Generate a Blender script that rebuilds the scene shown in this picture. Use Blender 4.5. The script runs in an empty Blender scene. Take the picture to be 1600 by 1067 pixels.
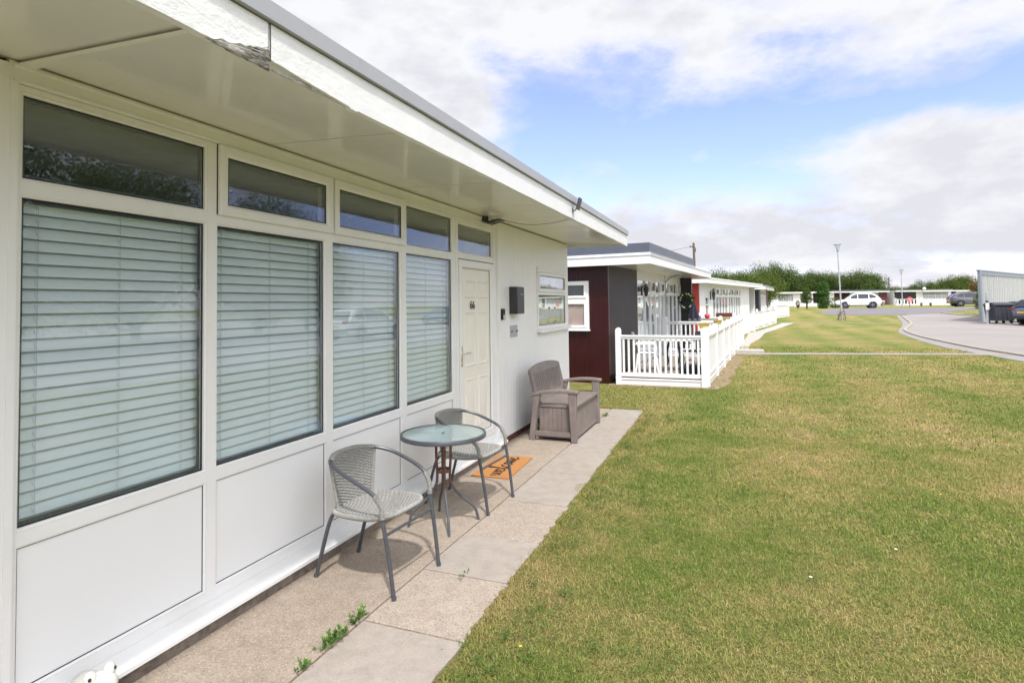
import bpy, bmesh, math, random
import numpy as np
from mathutils import Vector, Matrix, noise as mnoise

random.seed(7)
RNG = np.random.default_rng(11)
R = math.radians
SC = bpy.context.scene
COL = SC.collection

# ------------------------------------------------------------------ helpers
class MB:
    """Collects geometry for ONE mesh object."""
    def __init__(s):
        s.v = []; s.f = []; s.m = []; s.cur = 0
    def add(s, vs, fs):
        o = len(s.v); s.v.extend([tuple(p) for p in vs])
        for f in fs:
            s.f.append(tuple(i + o for i in f)); s.m.append(s.cur)
        return s
    def box(s, x0, x1, y0, y1, z0, z1):
        vs = [(x0,y0,z0),(x1,y0,z0),(x1,y1,z0),(x0,y1,z0),(x0,y0,z1),(x1,y0,z1),(x1,y1,z1),(x0,y1,z1)]
        return s.add(vs, [(0,3,2,1),(4,5,6,7),(0,1,5,4),(1,2,6,5),(2,3,7,6),(3,0,4,7)])
    def quad(s, a, b, c, d):
        return s.add([a,b,c,d], [(0,1,2,3)])
    def poly_prism(s, pts, axis, a, b):
        """pts: 2D outline; extruded along axis from a to b."""
        def P(p, t):
            return {'x':(t,p[0],p[1]), 'y':(p[0],t,p[1]), 'z':(p[0],p[1],t)}[axis]
        n = len(pts); vs = [P(p,a) for p in pts] + [P(p,b) for p in pts]
        fs = [tuple(range(n))[::-1], tuple(range(n,2*n))]
        for i in range(n):
            j = (i+1) % n; fs.append((i,j,n+j,n+i))
        return s.add(vs, fs)
    def tube(s, pts, r, n=8, caps=True):
        pts = [Vector(p) for p in pts]; m = len(pts)
        rr = r if isinstance(r, (list, tuple)) else [r]*m
        up = None; vs = []
        for i, p in enumerate(pts):
            t = (pts[min(i+1,m-1)] - pts[max(i-1,0)])
            t = t.normalized() if t.length > 1e-9 else Vector((0,0,1))
            if up is None:
                up = Vector((0,0,1)) if abs(t.z) < .9 else Vector((1,0,0))
                up = (up - t*up.dot(t)).normalized()
            else:
                up = up - t*up.dot(t)
                up = up.normalized() if up.length > 1e-6 else t.orthogonal().normalized()
            w = t.cross(up)
            for k in range(n):
                a = 2*math.pi*k/n
                vs.append(p + (up*math.cos(a) + w*math.sin(a))*rr[i])
        fs = []
        for i in range(m-1):
            for k in range(n):
                k2 = (k+1) % n
                fs.append((i*n+k, i*n+k2, (i+1)*n+k2, (i+1)*n+k))
        if caps:
            fs.append(tuple(range(n))[::-1]); fs.append(tuple(range((m-1)*n, m*n)))
        return s.add(vs, fs)
    def lathe(s, prof, n=24, c=(0,0,0), axis='z', caps=True):
        vs = []
        for (r, h) in prof:
            for k in range(n):
                a = 2*math.pi*k/n; x, y = r*math.cos(a), r*math.sin(a)
                p = {'z':(x,y,h), 'y':(x,h,y), 'x':(h,x,y)}[axis]
                vs.append((p[0]+c[0], p[1]+c[1], p[2]+c[2]))
        fs = []; m = len(prof)
        for i in range(m-1):
            for k in range(n):
                k2 = (k+1) % n; fs.append((i*n+k, i*n+k2, (i+1)*n+k2, (i+1)*n+k))
        if caps:
            fs.append(tuple(range(n))[::-1]); fs.append(tuple(range((m-1)*n, m*n)))
        return s.add(vs, fs)
    def grid(s, fn, nu, nv, closed_u=False):
        vs = [fn(i/(nu if closed_u else nu-1), j/(nv-1)) for j in range(nv) for i in range(nu)]
        fs = []
        for j in range(nv-1):
            for i in range(nu if closed_u else nu-1):
                i2 = (i+1) % nu
                fs.append((j*nu+i, j*nu+i2, (j+1)*nu+i2, (j+1)*nu+i))
        return s.add(vs, fs)
    def mesh(s, name, mats, smooth=35):
        me = bpy.data.meshes.new(name)
        me.from_pydata(s.v, [], s.f)
        mats = mats if isinstance(mats, (list, tuple)) else [mats]
        for m in mats: me.materials.append(m)
        if len(mats) > 1: me.polygons.foreach_set('material_index', s.m)
        if smooth:
            me.polygons.foreach_set('use_smooth', [True]*len(me.polygons))
            me.set_sharp_from_angle(angle=R(smooth))
        me.update()
        return me
    def build(s, name, mats, parent=None, loc=(0,0,0), rz=0, smooth=35, bevel=0, recalc=False):
        me = s.mesh(name, mats, smooth)
        if recalc:
            bm = bmesh.new(); bm.from_mesh(me); bmesh.ops.recalc_face_normals(bm, faces=bm.faces); bm.to_mesh(me); bm.free()
        o = bpy.data.objects.new(name, me); COL.objects.link(o)
        o.location = loc; o.rotation_euler[2] = rz
        if parent is not None: o.parent = parent
        if bevel:
            b = o.modifiers.new('bevel', 'BEVEL'); b.width = bevel; b.segments = 2; b.limit_method = 'ANGLE'; b.angle_limit = R(40)
            b.harden_normals = False
        return o

def thing(name, label, cat, loc=(0,0,0), rz=0, group=None):
    o = bpy.data.objects.new(name, None); COL.objects.link(o)
    o.empty_display_size = .2; o.location = loc; o.rotation_euler[2] = rz
    return tag(o, label, cat, group)
def tag(o, label, cat, group=None):
    o['label'] = label; o['category'] = cat
    if group: o['group'] = group
    return o
def struct(o):
    o['kind'] = 'structure'; return o
def copy_tree(o, parent=None):
    c = o.copy(); COL.objects.link(c)
    if parent is not None: c.parent = parent
    for ch in list(o.children): copy_tree(ch, c)
    return c
def bez(p0, p1, p2, p3, n=10):
    out = []
    for i in range(n+1):
        t = i/n; a = (1-t)**3; b = 3*t*(1-t)**2; c = 3*t*t*(1-t); d = t**3
        out.append(tuple(a*p0[k]+b*p1[k]+c*p2[k]+d*p3[k] for k in range(len(p0))))
    return out
def catmull(P, n=8):
    P = [Vector(p) for p in P]; out = []
    for i in range(len(P)-1):
        p0 = P[max(i-1,0)]; p1 = P[i]; p2 = P[i+1]; p3 = P[min(i+2,len(P)-1)]
        for k in range(n):
            t = k/n
            out.append(.5*((2*p1) + (p2-p0)*t + (2*p0-5*p1+4*p2-p3)*t*t + (3*p1-p0-3*p2+p3)*t**3))
    out.append(P[-1]); return out
def gz(y):
    t = min(max((y-34)/36, 0), 1); return .82*t*t*(3-2*t)

# ------------------------------------------------------------------ materials
class NT:
    def __init__(s, name):
        s.mat = bpy.data.materials.new(name); s.mat.use_nodes = True
        s.t = s.mat.node_tree; s.N = s.t.nodes; s.L = s.t.links
        s.bsdf = s.N['Principled BSDF']; s.out = s.N['Material Output']
    def n(s, typ, **kw):
        nd = s.N.new(typ)
        for k, v in kw.items():
            if k in nd.inputs: nd.inputs[k].default_value = v
            else: setattr(nd, k, v)
        return nd
    def l(s, a, b): s.L.new(a, b)
    def noise(s, scale, detail=4, rough=.55, vec=None, **kw):
        nd = s.n('ShaderNodeTexNoise'); nd.inputs['Scale'].default_value = scale
        nd.inputs['Detail'].default_value = detail; nd.inputs['Roughness'].default_value = rough
        if vec is not None: s.l(vec, nd.inputs['Vector'])
        return nd.outputs['Fac']
    def ramp(s, fac, stops):
        nd = s.n('ShaderNodeValToRGB'); e = nd.color_ramp.elements
        while len(e) < len(stops): e.new(.5)
        for i, (p, c) in enumerate(stops):
            e[i].position = p; e[i].color = c if len(c) == 4 else (*c, 1)
        s.l(fac, nd.inputs['Fac']); return nd.outputs['Color']
    def mix(s, fac, a, b, blend='MIX'):
        nd = s.n('ShaderNodeMix'); nd.data_type = 'RGBA'; nd.blend_type = blend
        for val, sock in ((fac, nd.inputs[0]), (a, nd.inputs[6]), (b, nd.inputs[7])):
            if hasattr(val, 'is_linked') or hasattr(val, 'links'): s.l(val, sock)
            elif isinstance(val, (int, float)): sock.default_value = val
            else: sock.default_value = (*val, 1) if len(val) == 3 else val
        return nd.outputs[2]
    def math(s, op, a, b=None, clamp=False):
        nd = s.n('ShaderNodeMath'); nd.operation = op; nd.use_clamp = clamp
        for val, sock in ((a, nd.inputs[0]), (b, nd.inputs[1])):
            if val is None: continue
            if hasattr(val, 'links'): s.l(val, sock)
            else: sock.default_value = val
        return nd.outputs[0]
    def pos(s): return s.n('ShaderNodeNewGeometry').outputs['Position']
    def obj(s): return s.n('ShaderNodeTexCoord').outputs['Object']
    def scalev(s, vec, sc):
        nd = s.n('ShaderNodeMapping'); nd.inputs['Scale'].default_value = sc; s.l(vec, nd.inputs['Vector']); return nd.outputs['Vector']
    def bump(s, h, strength=.3, dist=.01):
        nd = s.n('ShaderNodeBump'); nd.inputs['Strength'].default_value = strength; nd.inputs['Distance'].default_value = dist
        s.l(h, nd.inputs['Height']); s.l(nd.outputs['Normal'], s.bsdf.inputs['Normal'])
    def base(s, c):
        if hasattr(c, 'links'): s.l(c, s.bsdf.inputs['Base Color'])
        else: s.bsdf.inputs['Base Color'].default_value = (*c, 1)
    def set(s, **kw):
        for k, v in kw.items():
            k = {'rough':'Roughness','metal':'Metallic','spec':'Specular IOR Level','coat':'Coat Weight','trans':'Transmission Weight','ior':'IOR'}.get(k, k)
            s.bsdf.inputs[k].default_value = v

def simple(name, col, rough=.5, metal=0, var=.08, scale=8, bump=0, spec=.5, dirt=None, dirt_scale=3, dirt_lo=.5, dirt_hi=.75):
    m = NT(name); p = m.pos()
    f = m.noise(scale, 5, .6, p)
    lo = tuple(max(0, c*(1-var)) for c in col); hi = tuple(min(1, c*(1+var)) for c in col)
    c = m.ramp(f, [(.3, lo), (.7, hi)])
    if dirt:
        d = m.noise(dirt_scale, 6, .7, p)
        c = m.mix(m.ramp(d, [(dirt_lo, (0,0,0)), (dirt_hi, (.6,.6,.6))]), c, dirt)
    m.base(c); m.set(rough=rough, metal=metal, spec=spec)
    if bump: m.bump(m.noise(scale*6, 4, .6, p), bump, .005)
    return m.mat

M = {}
M['upvc'] = simple('white_upvc', (.80,.80,.79), .32, var=.03, scale=2, dirt=(.66,.64,.56), dirt_scale=2.2, dirt_lo=.5, dirt_hi=.95)
M['panel'] = simple('white_panel', (.80,.81,.81), .3, var=.02, scale=1.5)
M['gasket'] = simple('black_gasket', (.015,.015,.016), .5)
M['spacer'] = simple('window_spacer', (.12,.125,.13), .35, metal=.3)
M['blind'] = simple('blind_slat', (.82,.84,.82), .4, var=.04, scale=3)
M['cord'] = simple('blind_cord', (.55,.57,.56), .8)
M['door_cream'] = simple('cream_door', (.80,.78,.70), .33, var=.03, scale=2)
M['chrome'] = simple('chrome', (.75,.75,.75), .15, metal=1, var=.02)
M['black_plastic'] = simple('black_plastic', (.018,.018,.02), .35)
M['dark_grey_metal'] = simple('dark_grey_metal', (.045,.047,.052), .4, var=.15, scale=20)
M['box_grey'] = simple('box_grey', (.035,.037,.042), .4)
M['grey_tube'] = simple('grey_tube', (.075,.08,.09), .38, metal=.25, var=.15, scale=30)
M['rattan'] = simple('grey_rattan', (.25,.245,.225), .55, var=.22, scale=60, bump=.1)
M['white_gloss'] = simple('white_gloss_paint', (.76,.76,.755), .28, var=.02)
M['plastic_white'] = simple('white_plastic', (.80,.80,.80), .35, var=.02)
M['trim_grey'] = simple('grey_roof_trim', (.36,.365,.385), .4, var=.06, scale=3, dirt=(.28,.28,.28))
M['trim_dark'] = simple('slate_roof_trim', (.09,.10,.125), .4, var=.1, scale=3)
M['roof_felt'] = simple('roof_felt', (.17,.17,.175), .9, var=.15, scale=6, bump=.3)
M['interior'] = simple('interior_wall', (.62,.60,.56), .8)
M['int_ceiling'] = simple('interior_ceiling', (.72,.72,.70), .8)
M['floor_int'] = simple('interior_floor', (.25,.18,.12), .6)
M['concrete_kerb'] = simple('kerb_concrete', (.31,.285,.225), .9, var=.15, scale=6)
M['bark'] = simple('bark', (.09,.065,.045), .9, var=.3, scale=12, bump=.6)
M['tyre'] = simple('tyre', (.02,.02,.02), .8)
M['rim'] = simple('alloy_rim', (.45,.45,.46), .3, metal=.8)
M['wood_post'] = simple('weathered_timber', (.22,.17,.12), .85, var=.25, scale=15, bump=.4)
M['deck_wood'] = simple('grey_decking', (.26,.22,.185), .8, var=.25, scale=8, bump=.4)
M['yellow_wood'] = simple('yellow_stained_timber', (.42,.33,.09), .6, var=.2, scale=12, bump=.2)
M['navy_cloth'] = simple('navy_fabric', (.022,.022,.04), .9, var=.2, scale=20, bump=.3)
M['red_paint'] = simple('red_plastic', (.5,.05,.045), .4)
M['blue_cloth'] = simple('blue_fabric', (.12,.2,.42), .9)
M['maroon'] = simple('maroon_fabric', (.13,.03,.035), .9)
M['galv'] = simple('galvanised_steel', (.42,.44,.46), .45, metal=.3, var=.08, scale=5)
M['steel_blue'] = simple('blue_grey_steel', (.20,.235,.25), .5, var=.06, scale=4)
M['bin'] = simple('dark_bin_plastic', (.045,.047,.055), .5, var=.15, scale=4)
M['glass_dark'] = simple('car_glass', (.015,.02,.022), .06, spec=.6)
M['pole_wood'] = simple('utility_pole_wood', (.12,.095,.075), .9, var=.25, scale=6)

def clad(name, col, rough, var=.05, streak=.25, streak_col=(.6,.6,.58)):
    m = NT(name); p = m.pos()
    st = m.noise(1, 6, .7, m.scalev(p, (9,9,.5)))
    c = m.ramp(m.noise(2.2, 4, .6, p), [(.3, tuple(x*(1-var) for x in col)), (.7, tuple(min(1,x*(1+var)) for x in col))])
    c = m.mix(m.ramp(st, [(.48,(0,0,0)), (.8,(streak,streak,streak))]), c, streak_col)
    m.base(c); m.set(rough=rough); m.bump(m.noise(40, 3, .6, m.scalev(p, (1,1,.1))), .08, .004)
    return m.mat
M['clad_white'] = clad('white_cladding', (.80,.80,.80), .35, .02, .25, (.68,.66,.60))
M['clad_red'] = clad('maroon_cladding', (.034,.005,.006), .3, .2, .5, (.025,.004,.005))
M['clad_brown'] = clad('dark_brown_cladding', (.020,.012,.011), .5, .2, .45, (.075,.052,.045))
M['clad_black'] = clad('black_cladding', (.016,.015,.018), .4, .2, .2, (.05,.045,.05))
M['clad_bright_red'] = clad('red_cladding', (.36,.035,.018), .4, .1, .1, (.2,.02,.01))
M['clad_rust'] = clad('dark_red_cladding', (.10,.025,.022), .5, .2, .2, (.06,.015,.015))

def soffit_mat():
    m = NT('soffit_board'); p = m.pos()
    c = m.ramp(m.noise(1.3, 5, .6, p), [(.3,(.74,.725,.66)), (.7,(.80,.79,.735))])
    sp = m.noise(38, 3, .5, p)
    c = m.mix(m.ramp(sp, [(.72,(0,0,0)), (.78,(.5,.5,.5))]), c, (.4,.3,.2))
    m.base(c); m.set(rough=.15); m.bump(m.noise(2.2, 2, .5, p), .12, .05)
    return m.mat
M['soffit'] = soffit_mat()

def fascia_mat():
    m = NT('weathered_white_paint'); p = m.pos()
    n1 = m.noise(7, 8, .7, m.scalev(p, (3,.7,3)))
    c = m.ramp(m.noise(3, 4, .6, p), [(.3,(.72,.72,.715)), (.7,(.78,.78,.775))])
    c = m.mix(m.ramp(n1, [(.66,(0,0,0)), (.72,(.7,.7,.7))]), c, (.55,.53,.47))
    m.base(c); m.set(rough=.42)
    h = m.noise(9, 7, .65, m.scalev(p, (3,1.1,2)))
    m.bump(m.ramp(h, [(.42,(0,0,0)), (.5,(.5,.5,.5)), (.6,(1,1,1))]), .10, .004)
    yv = m.n('ShaderNodeSeparateXYZ'); m.l(p, yv.inputs[0]); mr = m.n('ShaderNodeMapRange'); mr.inputs[1].default_value = 1.75; mr.inputs[2].default_value = 2.7; mr.inputs[3].default_value = .22; mr.inputs[4].default_value = .04; m.l(yv.outputs[1], mr.inputs[0])
    bn = [q for q in m.N if q.bl_idname == 'ShaderNodeBump'][0]; m.l(mr.outputs[0], bn.inputs['Strength']); bn.inputs['Distance'].default_value = .012
    return m.mat
M['fascia'] = fascia_mat()
def rot_mat():
    m = NT('rotten_wood'); p = m.pos()
    n = m.noise(22, 8, .75, m.scalev(p, (1,.18,1)))
    n2 = m.noise(14, 5, .7, p)
    c = m.ramp(n, [(.3,(.03,.028,.025)), (.45,(.20,.185,.16)), (.56,(.52,.5,.46)), (.7,(.74,.73,.70))])
    m.base(c); m.set(rough=.9); m.bump(n, 1.0, .02)
    return m.mat
M['rot'] = rot_mat()

def plinth_mat():
    m = NT('plinth_concrete'); p = m.pos()
    c = m.ramp(m.noise(16, 8, .7, p), [(.25,(.07,.06,.05)), (.5,(.20,.165,.13)), (.75,(.32,.27,.22))])
    m.base(c); m.set(rough=.95); m.bump(m.noise(60, 5, .7, p), .6, .01); return m.mat
M['plinth'] = plinth_mat()
def brick_mat():
    m = NT('plinth_brick'); p = m.pos()
    nd = m.n('ShaderNodeTexBrick'); m.l(m.scalev(p, (1,1,1)), nd.inputs['Vector'])
    c = m.ramp(m.noise(30, 6, .7, p), [(.3,(.05,.025,.018)), (.55,(.16,.06,.04)), (.75,(.24,.14,.10))])
    m.base(c); m.set(rough=.95); m.bump(m.noise(50, 5, .7, p), .6, .01); return m.mat
M['brick'] = brick_mat()

def glass_mat(name, tint, boost=1.6):
    m = NT(name); m.N.remove(m.bsdf)
    tr = m.n('ShaderNodeBsdfTransparent'); tr.inputs['Color'].default_value = (*tint, 1)
    gl = m.n('ShaderNodeBsdfGlossy'); gl.inputs['Roughness'].default_value = 0.0; gl.inputs['Color'].default_value = (.97,.99,1,1)
    lw = m.n('ShaderNodeLayerWeight'); lw.inputs['Blend'].default_value = .5
    f = m.math('MULTIPLY', m.math('ADD', m.math('MULTIPLY', m.math('POWER', lw.outputs['Facing'], 5.0), .95), .045), boost, True)
    mx = m.n('ShaderNodeMixShader'); m.l(f, mx.inputs[0]); m.l(tr.outputs[0], mx.inputs[1]); m.l(gl.outputs[0], mx.inputs[2])
    m.l(mx.outputs[0], m.out.inputs['Surface'])
    return m.mat
M['glass'] = glass_mat('window_glass', (.915,.95,.965), 1.35)
M['glass_clear'] = glass_mat('clear_glass', (.95,.97,.97), 1.5)

def table_glass():
    m = NT('frosted_table_glass'); p = m.pos(); m.base((.62,.74,.72))
    m.set(rough=.16, trans=.75, ior=1.3); m.bump(m.noise(120, 2, .5, p), .15, .002)
    return m.mat
M['table_glass'] = table_glass()
def rust():
    m = NT('rusted_tube'); p = m.pos()
    h = m.n('ShaderNodeSeparateXYZ'); m.l(m.obj(), h.inputs[0])
    n = m.noise(25, 6, .7, p)
    f = m.math('ADD', m.math('MULTIPLY', h.outputs[2], 2.6), m.math('MULTIPLY', n, .9))
    c = m.ramp(m.math('SUBTRACT', f, .75, True), [(.3,(.07,.075,.08)), (.6,(.11,.045,.028))])
    m.base(c); m.set(rough=.6); m.bump(n, .3, .003); return m.mat
M['rust'] = rust()

def coir():
    m = NT('coir_mat'); p = m.pos()
    n = m.noise(260, 3, .7, p); 
    c = m.ramp(n, [(.3,(.28,.11,.03)), (.55,(.45,.20,.06)), (.75,(.56,.29,.11))])
    m.base(c); m.set(rough=1.0); m.bump(n, 1.0, .006); return m.mat
M['coir'] = coir()
M['mat_ink'] = simple('mat_lettering', (.03,.018,.012), .95, var=.3, scale=150, bump=.6)

def paving(name, base, gritty, dark_spots, tint2):
    m = NT(name); p = m.pos()
    big = m.noise(1.4, 5, .6, p); fine = m.noise(140, 3, .6, p); mid = m.noise(9, 6, .65, p)
    c = m.ramp(big, [(.3, base), (.7, tint2)])
    c = m.mix(m.ramp(mid, [(.42,(0,0,0)), (.72,(.5,.5,.5))]), c, tuple(x*.62 for x in base))
    vo = m.n('ShaderNodeTexVoronoi'); vo.inputs['Scale'].default_value = 95; m.l(p, vo.inputs['Vector'])
    cr = m.ramp(vo.outputs['Distance'], [(.15,(1,1,1)), (.55,(0,0,0))])
    hs = m.n('ShaderNodeSeparateColor'); m.l(vo.outputs['Color'], hs.inputs[0])
    peb = m.ramp(hs.outputs[0], [(.1,(.15,.105,.075)), (.5,(.29,.235,.185)), (.9,(.52,.46,.39))])
    c = m.mix(m.math('MULTIPLY', cr, gritty), c, peb)
    c = m.mix(m.math('MULTIPLY', m.ramp(fine, [(.35,(1,1,1)), (.5,(0,0,0))]), .35), c, tuple(x*.6 for x in base))
    if dark_spots:
        v2 = m.n('ShaderNodeTexVoronoi'); v2.inputs['Scale'].default_value = 15; m.l(p, v2.inputs['Vector'])
        s2 = m.n('ShaderNodeSeparateColor'); m.l(v2.outputs['Color'], s2.inputs[0])
        d = m.math('MULTIPLY', m.ramp(v2.outputs['Distance'], [(.06,(1,1,1)), (.11,(0,0,0))]), m.ramp(s2.outputs[1], [(.5,(0,0,0)), (.55,(.75,.75,.75))]))
        c = m.mix(d, c, (.10,.09,.085))
    m.base(c); m.set(rough=.95)
    h = m.math('ADD', m.math('MULTIPLY', cr, gritty), m.math('MULTIPLY', fine, .5)); m.bump(h, .5, .006)
    return m.mat
M['strip'] = paving('gritty_concrete', (.29,.232,.178), .8, False, (.36,.297,.236))
M['slab_grit'] = paving('aggregate_slab', (.335,.274,.218), .9, False, (.38,.317,.258))
M['slab_smooth'] = paving('smooth_slab', (.31,.266,.225), .12, True, (.345,.302,.26))
M['slab_pale'] = paving('pale_slab', (.30,.26,.215), .15, False, (.335,.295,.25))
M['path'] = paving('path_concrete', (.255,.225,.185), .3, False, (.31,.28,.235))
M['white_concrete'] = paving('white_concrete', (.40,.37,.33), .1, False, (.46,.43,.39))

def asphalt(name, a, b):
    m = NT(name); p = m.pos()
    c = m.ramp(m.noise(.35, 6, .65, p), [(.3,a), (.7,b)])
    c = m.mix(m.math('MULTIPLY', m.noise(60, 3, .7, p), .3), c, tuple(x*.55 for x in a))
    m.base(c); m.set(rough=.9); m.bump(m.noise(90, 3, .7, p), .4, .006); return m.mat
M['asphalt_pale'] = asphalt('pale_worn_asphalt', (.25,.223,.207), (.305,.275,.258))
M['asphalt_dark'] = asphalt('grey_asphalt', (.16,.145,.15), (.20,.185,.19))
M['verge'] = asphalt('purple_grey_asphalt', (.235,.212,.208), (.29,.265,.26))
def soil():
    m = NT('dry_soil'); p = m.pos()
    c = m.ramp(m.noise(9, 8, .7, p), [(.3,(.10,.065,.038)), (.5,(.25,.18,.10)), (.72,(.34,.27,.17))])
    m.base(c); m.set(rough=1); m.bump(m.noise(40,6,.7,p), .8, .03); return m.mat
M['soil'] = soil()

def lawn_nodes(m, gain=1.0, fine=True):
    p = m.pos()
    big = m.noise(.33, 4, .6, p); mid = m.noise(1.5, 6, .68, p); sm = m.noise(7, 6, .7, p)
    f = m.math('ADD', m.math('ADD', m.math('MULTIPLY', big, .52), .004), m.math('ADD', m.math('MULTIPLY', mid, .58), m.math('MULTIPLY', sm, .38)))
    # faint mowing bands running along the row
    wv = m.n('ShaderNodeTexWave'); wv.wave_type = 'BANDS'; wv.bands_direction = 'X'
    wv.inputs['Scale'].default_value = .16; wv.inputs['Distortion'].default_value = 5; wv.inputs['Detail'].default_value = 3; wv.inputs['Detail Scale'].default_value = .35
    m.l(m.scalev(p, (1,.35,1)), wv.inputs['Vector'])
    f = m.math('ADD', f, m.math('MULTIPLY', wv.outputs['Fac'], .10))
    g = gain
    c = m.ramp(f, [(.55,(.100*g,.150*g,.026*g)), (.70,(.162*g,.195*g,.046*g)), (.83,(.262*g,.235*g,.080*g)), (.97,(.36*g,.27*g,.125*g))])
    return c, p
def lawn_mat():
    m = NT('lawn_turf'); c, p = lawn_nodes(m, 1.12)
    fn = m.noise(90, 4, .75, m.scalev(p, (1,1,.3)))
    c = m.mix(m.ramp(fn, [(.34,(.75,.75,.75)), (.56,(0,0,0))]), c, (.035,.045,.012))
    c = m.mix(m.ramp(m.noise(45, 4, .7, p), [(.6,(0,0,0)), (.75,(.5,.5,.5))]), c, (.36,.30,.14))
    m.base(c); m.set(rough=1, spec=.1); m.bump(fn, 1.0, .03); return m.mat
M['lawn'] = lawn_mat()
def blade_mat():
    m = NT('grass_blades'); c, p = lawn_nodes(m, 1.42)
    rnd = m.n('ShaderNodeNewGeometry').outputs['Random Per Island']
    c = m.mix(m.ramp(rnd, [(.0,(.85,.85,.85)), (.38,(0,0,0))]), c, (.035,.085,.02))
    c = m.mix(m.ramp(rnd, [(.78,(0,0,0)), (1.0,(.7,.7,.7))]), c, (.42,.36,.19))
    m.N.remove(m.bsdf)
    d = m.n('ShaderNodeBsdfDiffuse'); t = m.n('ShaderNodeBsdfTranslucent'); mx = m.n('ShaderNodeMixShader'); mx.inputs[0].default_value = .35
    m.l(c, d.inputs[0]); m.l(c, t.inputs[0]); m.l(d.outputs[0], mx.inputs[1]); m.l(t.outputs[0], mx.inputs[2]); m.l(mx.outputs[0], m.out.inputs[0])
    return m.mat
M['blade'] = blade_mat()
def leaf_mat(name, a, b, c3, tl=.3):
    m = NT(name)
    rnd = m.n('ShaderNodeNewGeometry').outputs['Random Per Island']
    c = m.ramp(rnd, [(0,a), (.55,b), (1,c3)])
    n = m.noise(.5, 3, .6, m.pos())
    c = m.mix(m.math('MULTIPLY', n, .35), c, b)
    m.N.remove(m.bsdf)
    d = m.n('ShaderNodeBsdfDiffuse'); t = m.n('ShaderNodeBsdfTranslucent'); mx = m.n('ShaderNodeMixShader'); mx.inputs[0].default_value = tl
    m.l(c, d.inputs[0]); m.l(c, t.inputs[0]); m.l(d.outputs[0], mx.inputs[1]); m.l(t.outputs[0], mx.inputs[2])
    m.l(mx.outputs[0], m.out.inputs[0]); return m.mat
M['leaf'] = leaf_mat('tree_leaves', (.038,.072,.018), (.082,.125,.036), (.145,.185,.06))
M['leaf_light'] = leaf_mat('light_tree_leaves', (.06,.095,.02), (.115,.16,.04), (.18,.215,.065))
M['leaf_shrub'] = leaf_mat('shrub_leaves', (.03,.075,.02), (.07,.15,.035), (.13,.21,.06))
M['leaf_brown'] = leaf_mat('brown_leaves', (.08,.05,.02), (.16,.10,.04), (.22,.15,.07))
M['weed'] = leaf_mat('weed_leaves', (.065,.14,.025), (.11,.23,.04), (.17,.30,.07))
M['weed_dull'] = leaf_mat('clover_leaves', (.055,.105,.025), (.09,.16,.04), (.14,.20,.06))
M['yellow_flower'] = simple('yellow_petal', (.75,.55,.03), .6)
M['white_petal'] = simple('white_petal', (.8,.8,.78), .6)
def paint(name, col, rough=.18):
    m = NT(name); m.base(col); m.set(rough=rough, coat=.6); return m.mat
M['car_white'] = paint('white_car_paint', (.80,.80,.81)); M['car_grey'] = paint('grey_car_paint', (.075,.075,.085))
M['car_navy'] = paint('navy_car_paint', (.06,.09,.17)); M['car_red'] = paint('red_car_paint', (.35,.02,.02))
M['lamp_red'] = paint('red_lamp_lens', (.45,.015,.015), .1); M['lamp_clear'] = paint('headlamp_lens', (.75,.77,.8), .08)
M['plate'] = simple('yellow_plate', (.75,.45,.04), .4)
M['taupe'] = simple('taupe_resin', (.185,.152,.135), .5, var=.08, scale=5, bump=.08, dirt=(.27,.225,.20), dirt_scale=5)
M['corrugated'] = simple('pale_corrugated_sheet', (.40,.41,.385), .45, var=.05, scale=3)
M['ceramic'] = simple('white_glazed_ceramic', (.62,.60,.55), .3, var=.12, scale=25, dirt=(.45,.42,.38), dirt_scale=30, dirt_lo=.6, dirt_hi=.8)
M['ceramic_tan'] = simple('tan_ceramic', (.42,.29,.12), .3)
M['curtain'] = simple('net_curtain', (.50,.53,.52), .9, var=.15, scale=5)
M['curtain_pink'] = simple('pink_curtain', (.55,.40,.36), .9, var=.12, scale=5)
M['sign_red'] = simple('red_sign', (.62,.12,.12), .4)
M['sign_white'] = simple('white_sign', (.75,.74,.74), .4)
M['sign_pink'] = simple('pink_sign_print', (.62,.40,.40), .5)
# ================================================================== HOUSE 66
H66 = thing('holiday_chalet', 'white flat-roofed chalet numbered 66 with blinds, peeling fascia and deep eaves in the foreground', 'chalet', (0,0,0), group='flat-roofed holiday chalets in the curving row')
Y0, Y1 = -4.0, 9.5
def planks_x(mb, y0, y1, z0, z1, x, pitch=.1, holes=(), g=.004):
    """vertical V-grooved boards facing +x"""
    y = y0
    while y < y1 - 1e-4:
        yb = min(y + pitch, y1)
        segs = [(z0, z1)]
        for (a, b, c, d) in holes:
            if yb > a + 1e-4 and y < b - 1e-4:
                segs = [(z0, c), (d, z1)]
        for s0, s1 in segs:
            if s1 - s0 < .005: continue
            P = [(x-g, y), (x, y+g), (x, yb-g), (x-g, yb)]
            vs = [(p[0], p[1], s0) for p in P] + [(p[0], p[1], s1) for p in P]
            mb.add(vs, [(0,1,5,4), (1,2,6,5), (2,3,7,6)])
        y = yb
w = MB()
planks_x(w, 6.445, 9.5, .07, 2.70, 0.0, .101, holes=[(7.87, 9.36, 1.34, 2.215)])
w.box(-.12, -.006, 6.45, 7.87, .07, 2.7); w.box(-.12, -.006, 9.36, 9.49, .07, 2.7)
w.box(-.12, -.006, 7.87, 9.36, .07, 1.34); w.box(-.12, -.006, 7.87, 9.36, 2.215, 2.7)
w.box(-5.2, -.13, 9.40, 9.5, .07, 2.68)           # end wall
w.box(-5.2, -5.1, Y0, 9.40, .07, 2.68)            # back wall
w.box(-5.1, -.12, Y0, Y0+.1, .07, 2.68)
w.box(-.12, .018, Y0+.1, 1.385, .07, 2.69)         # pier left of the windows
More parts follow.
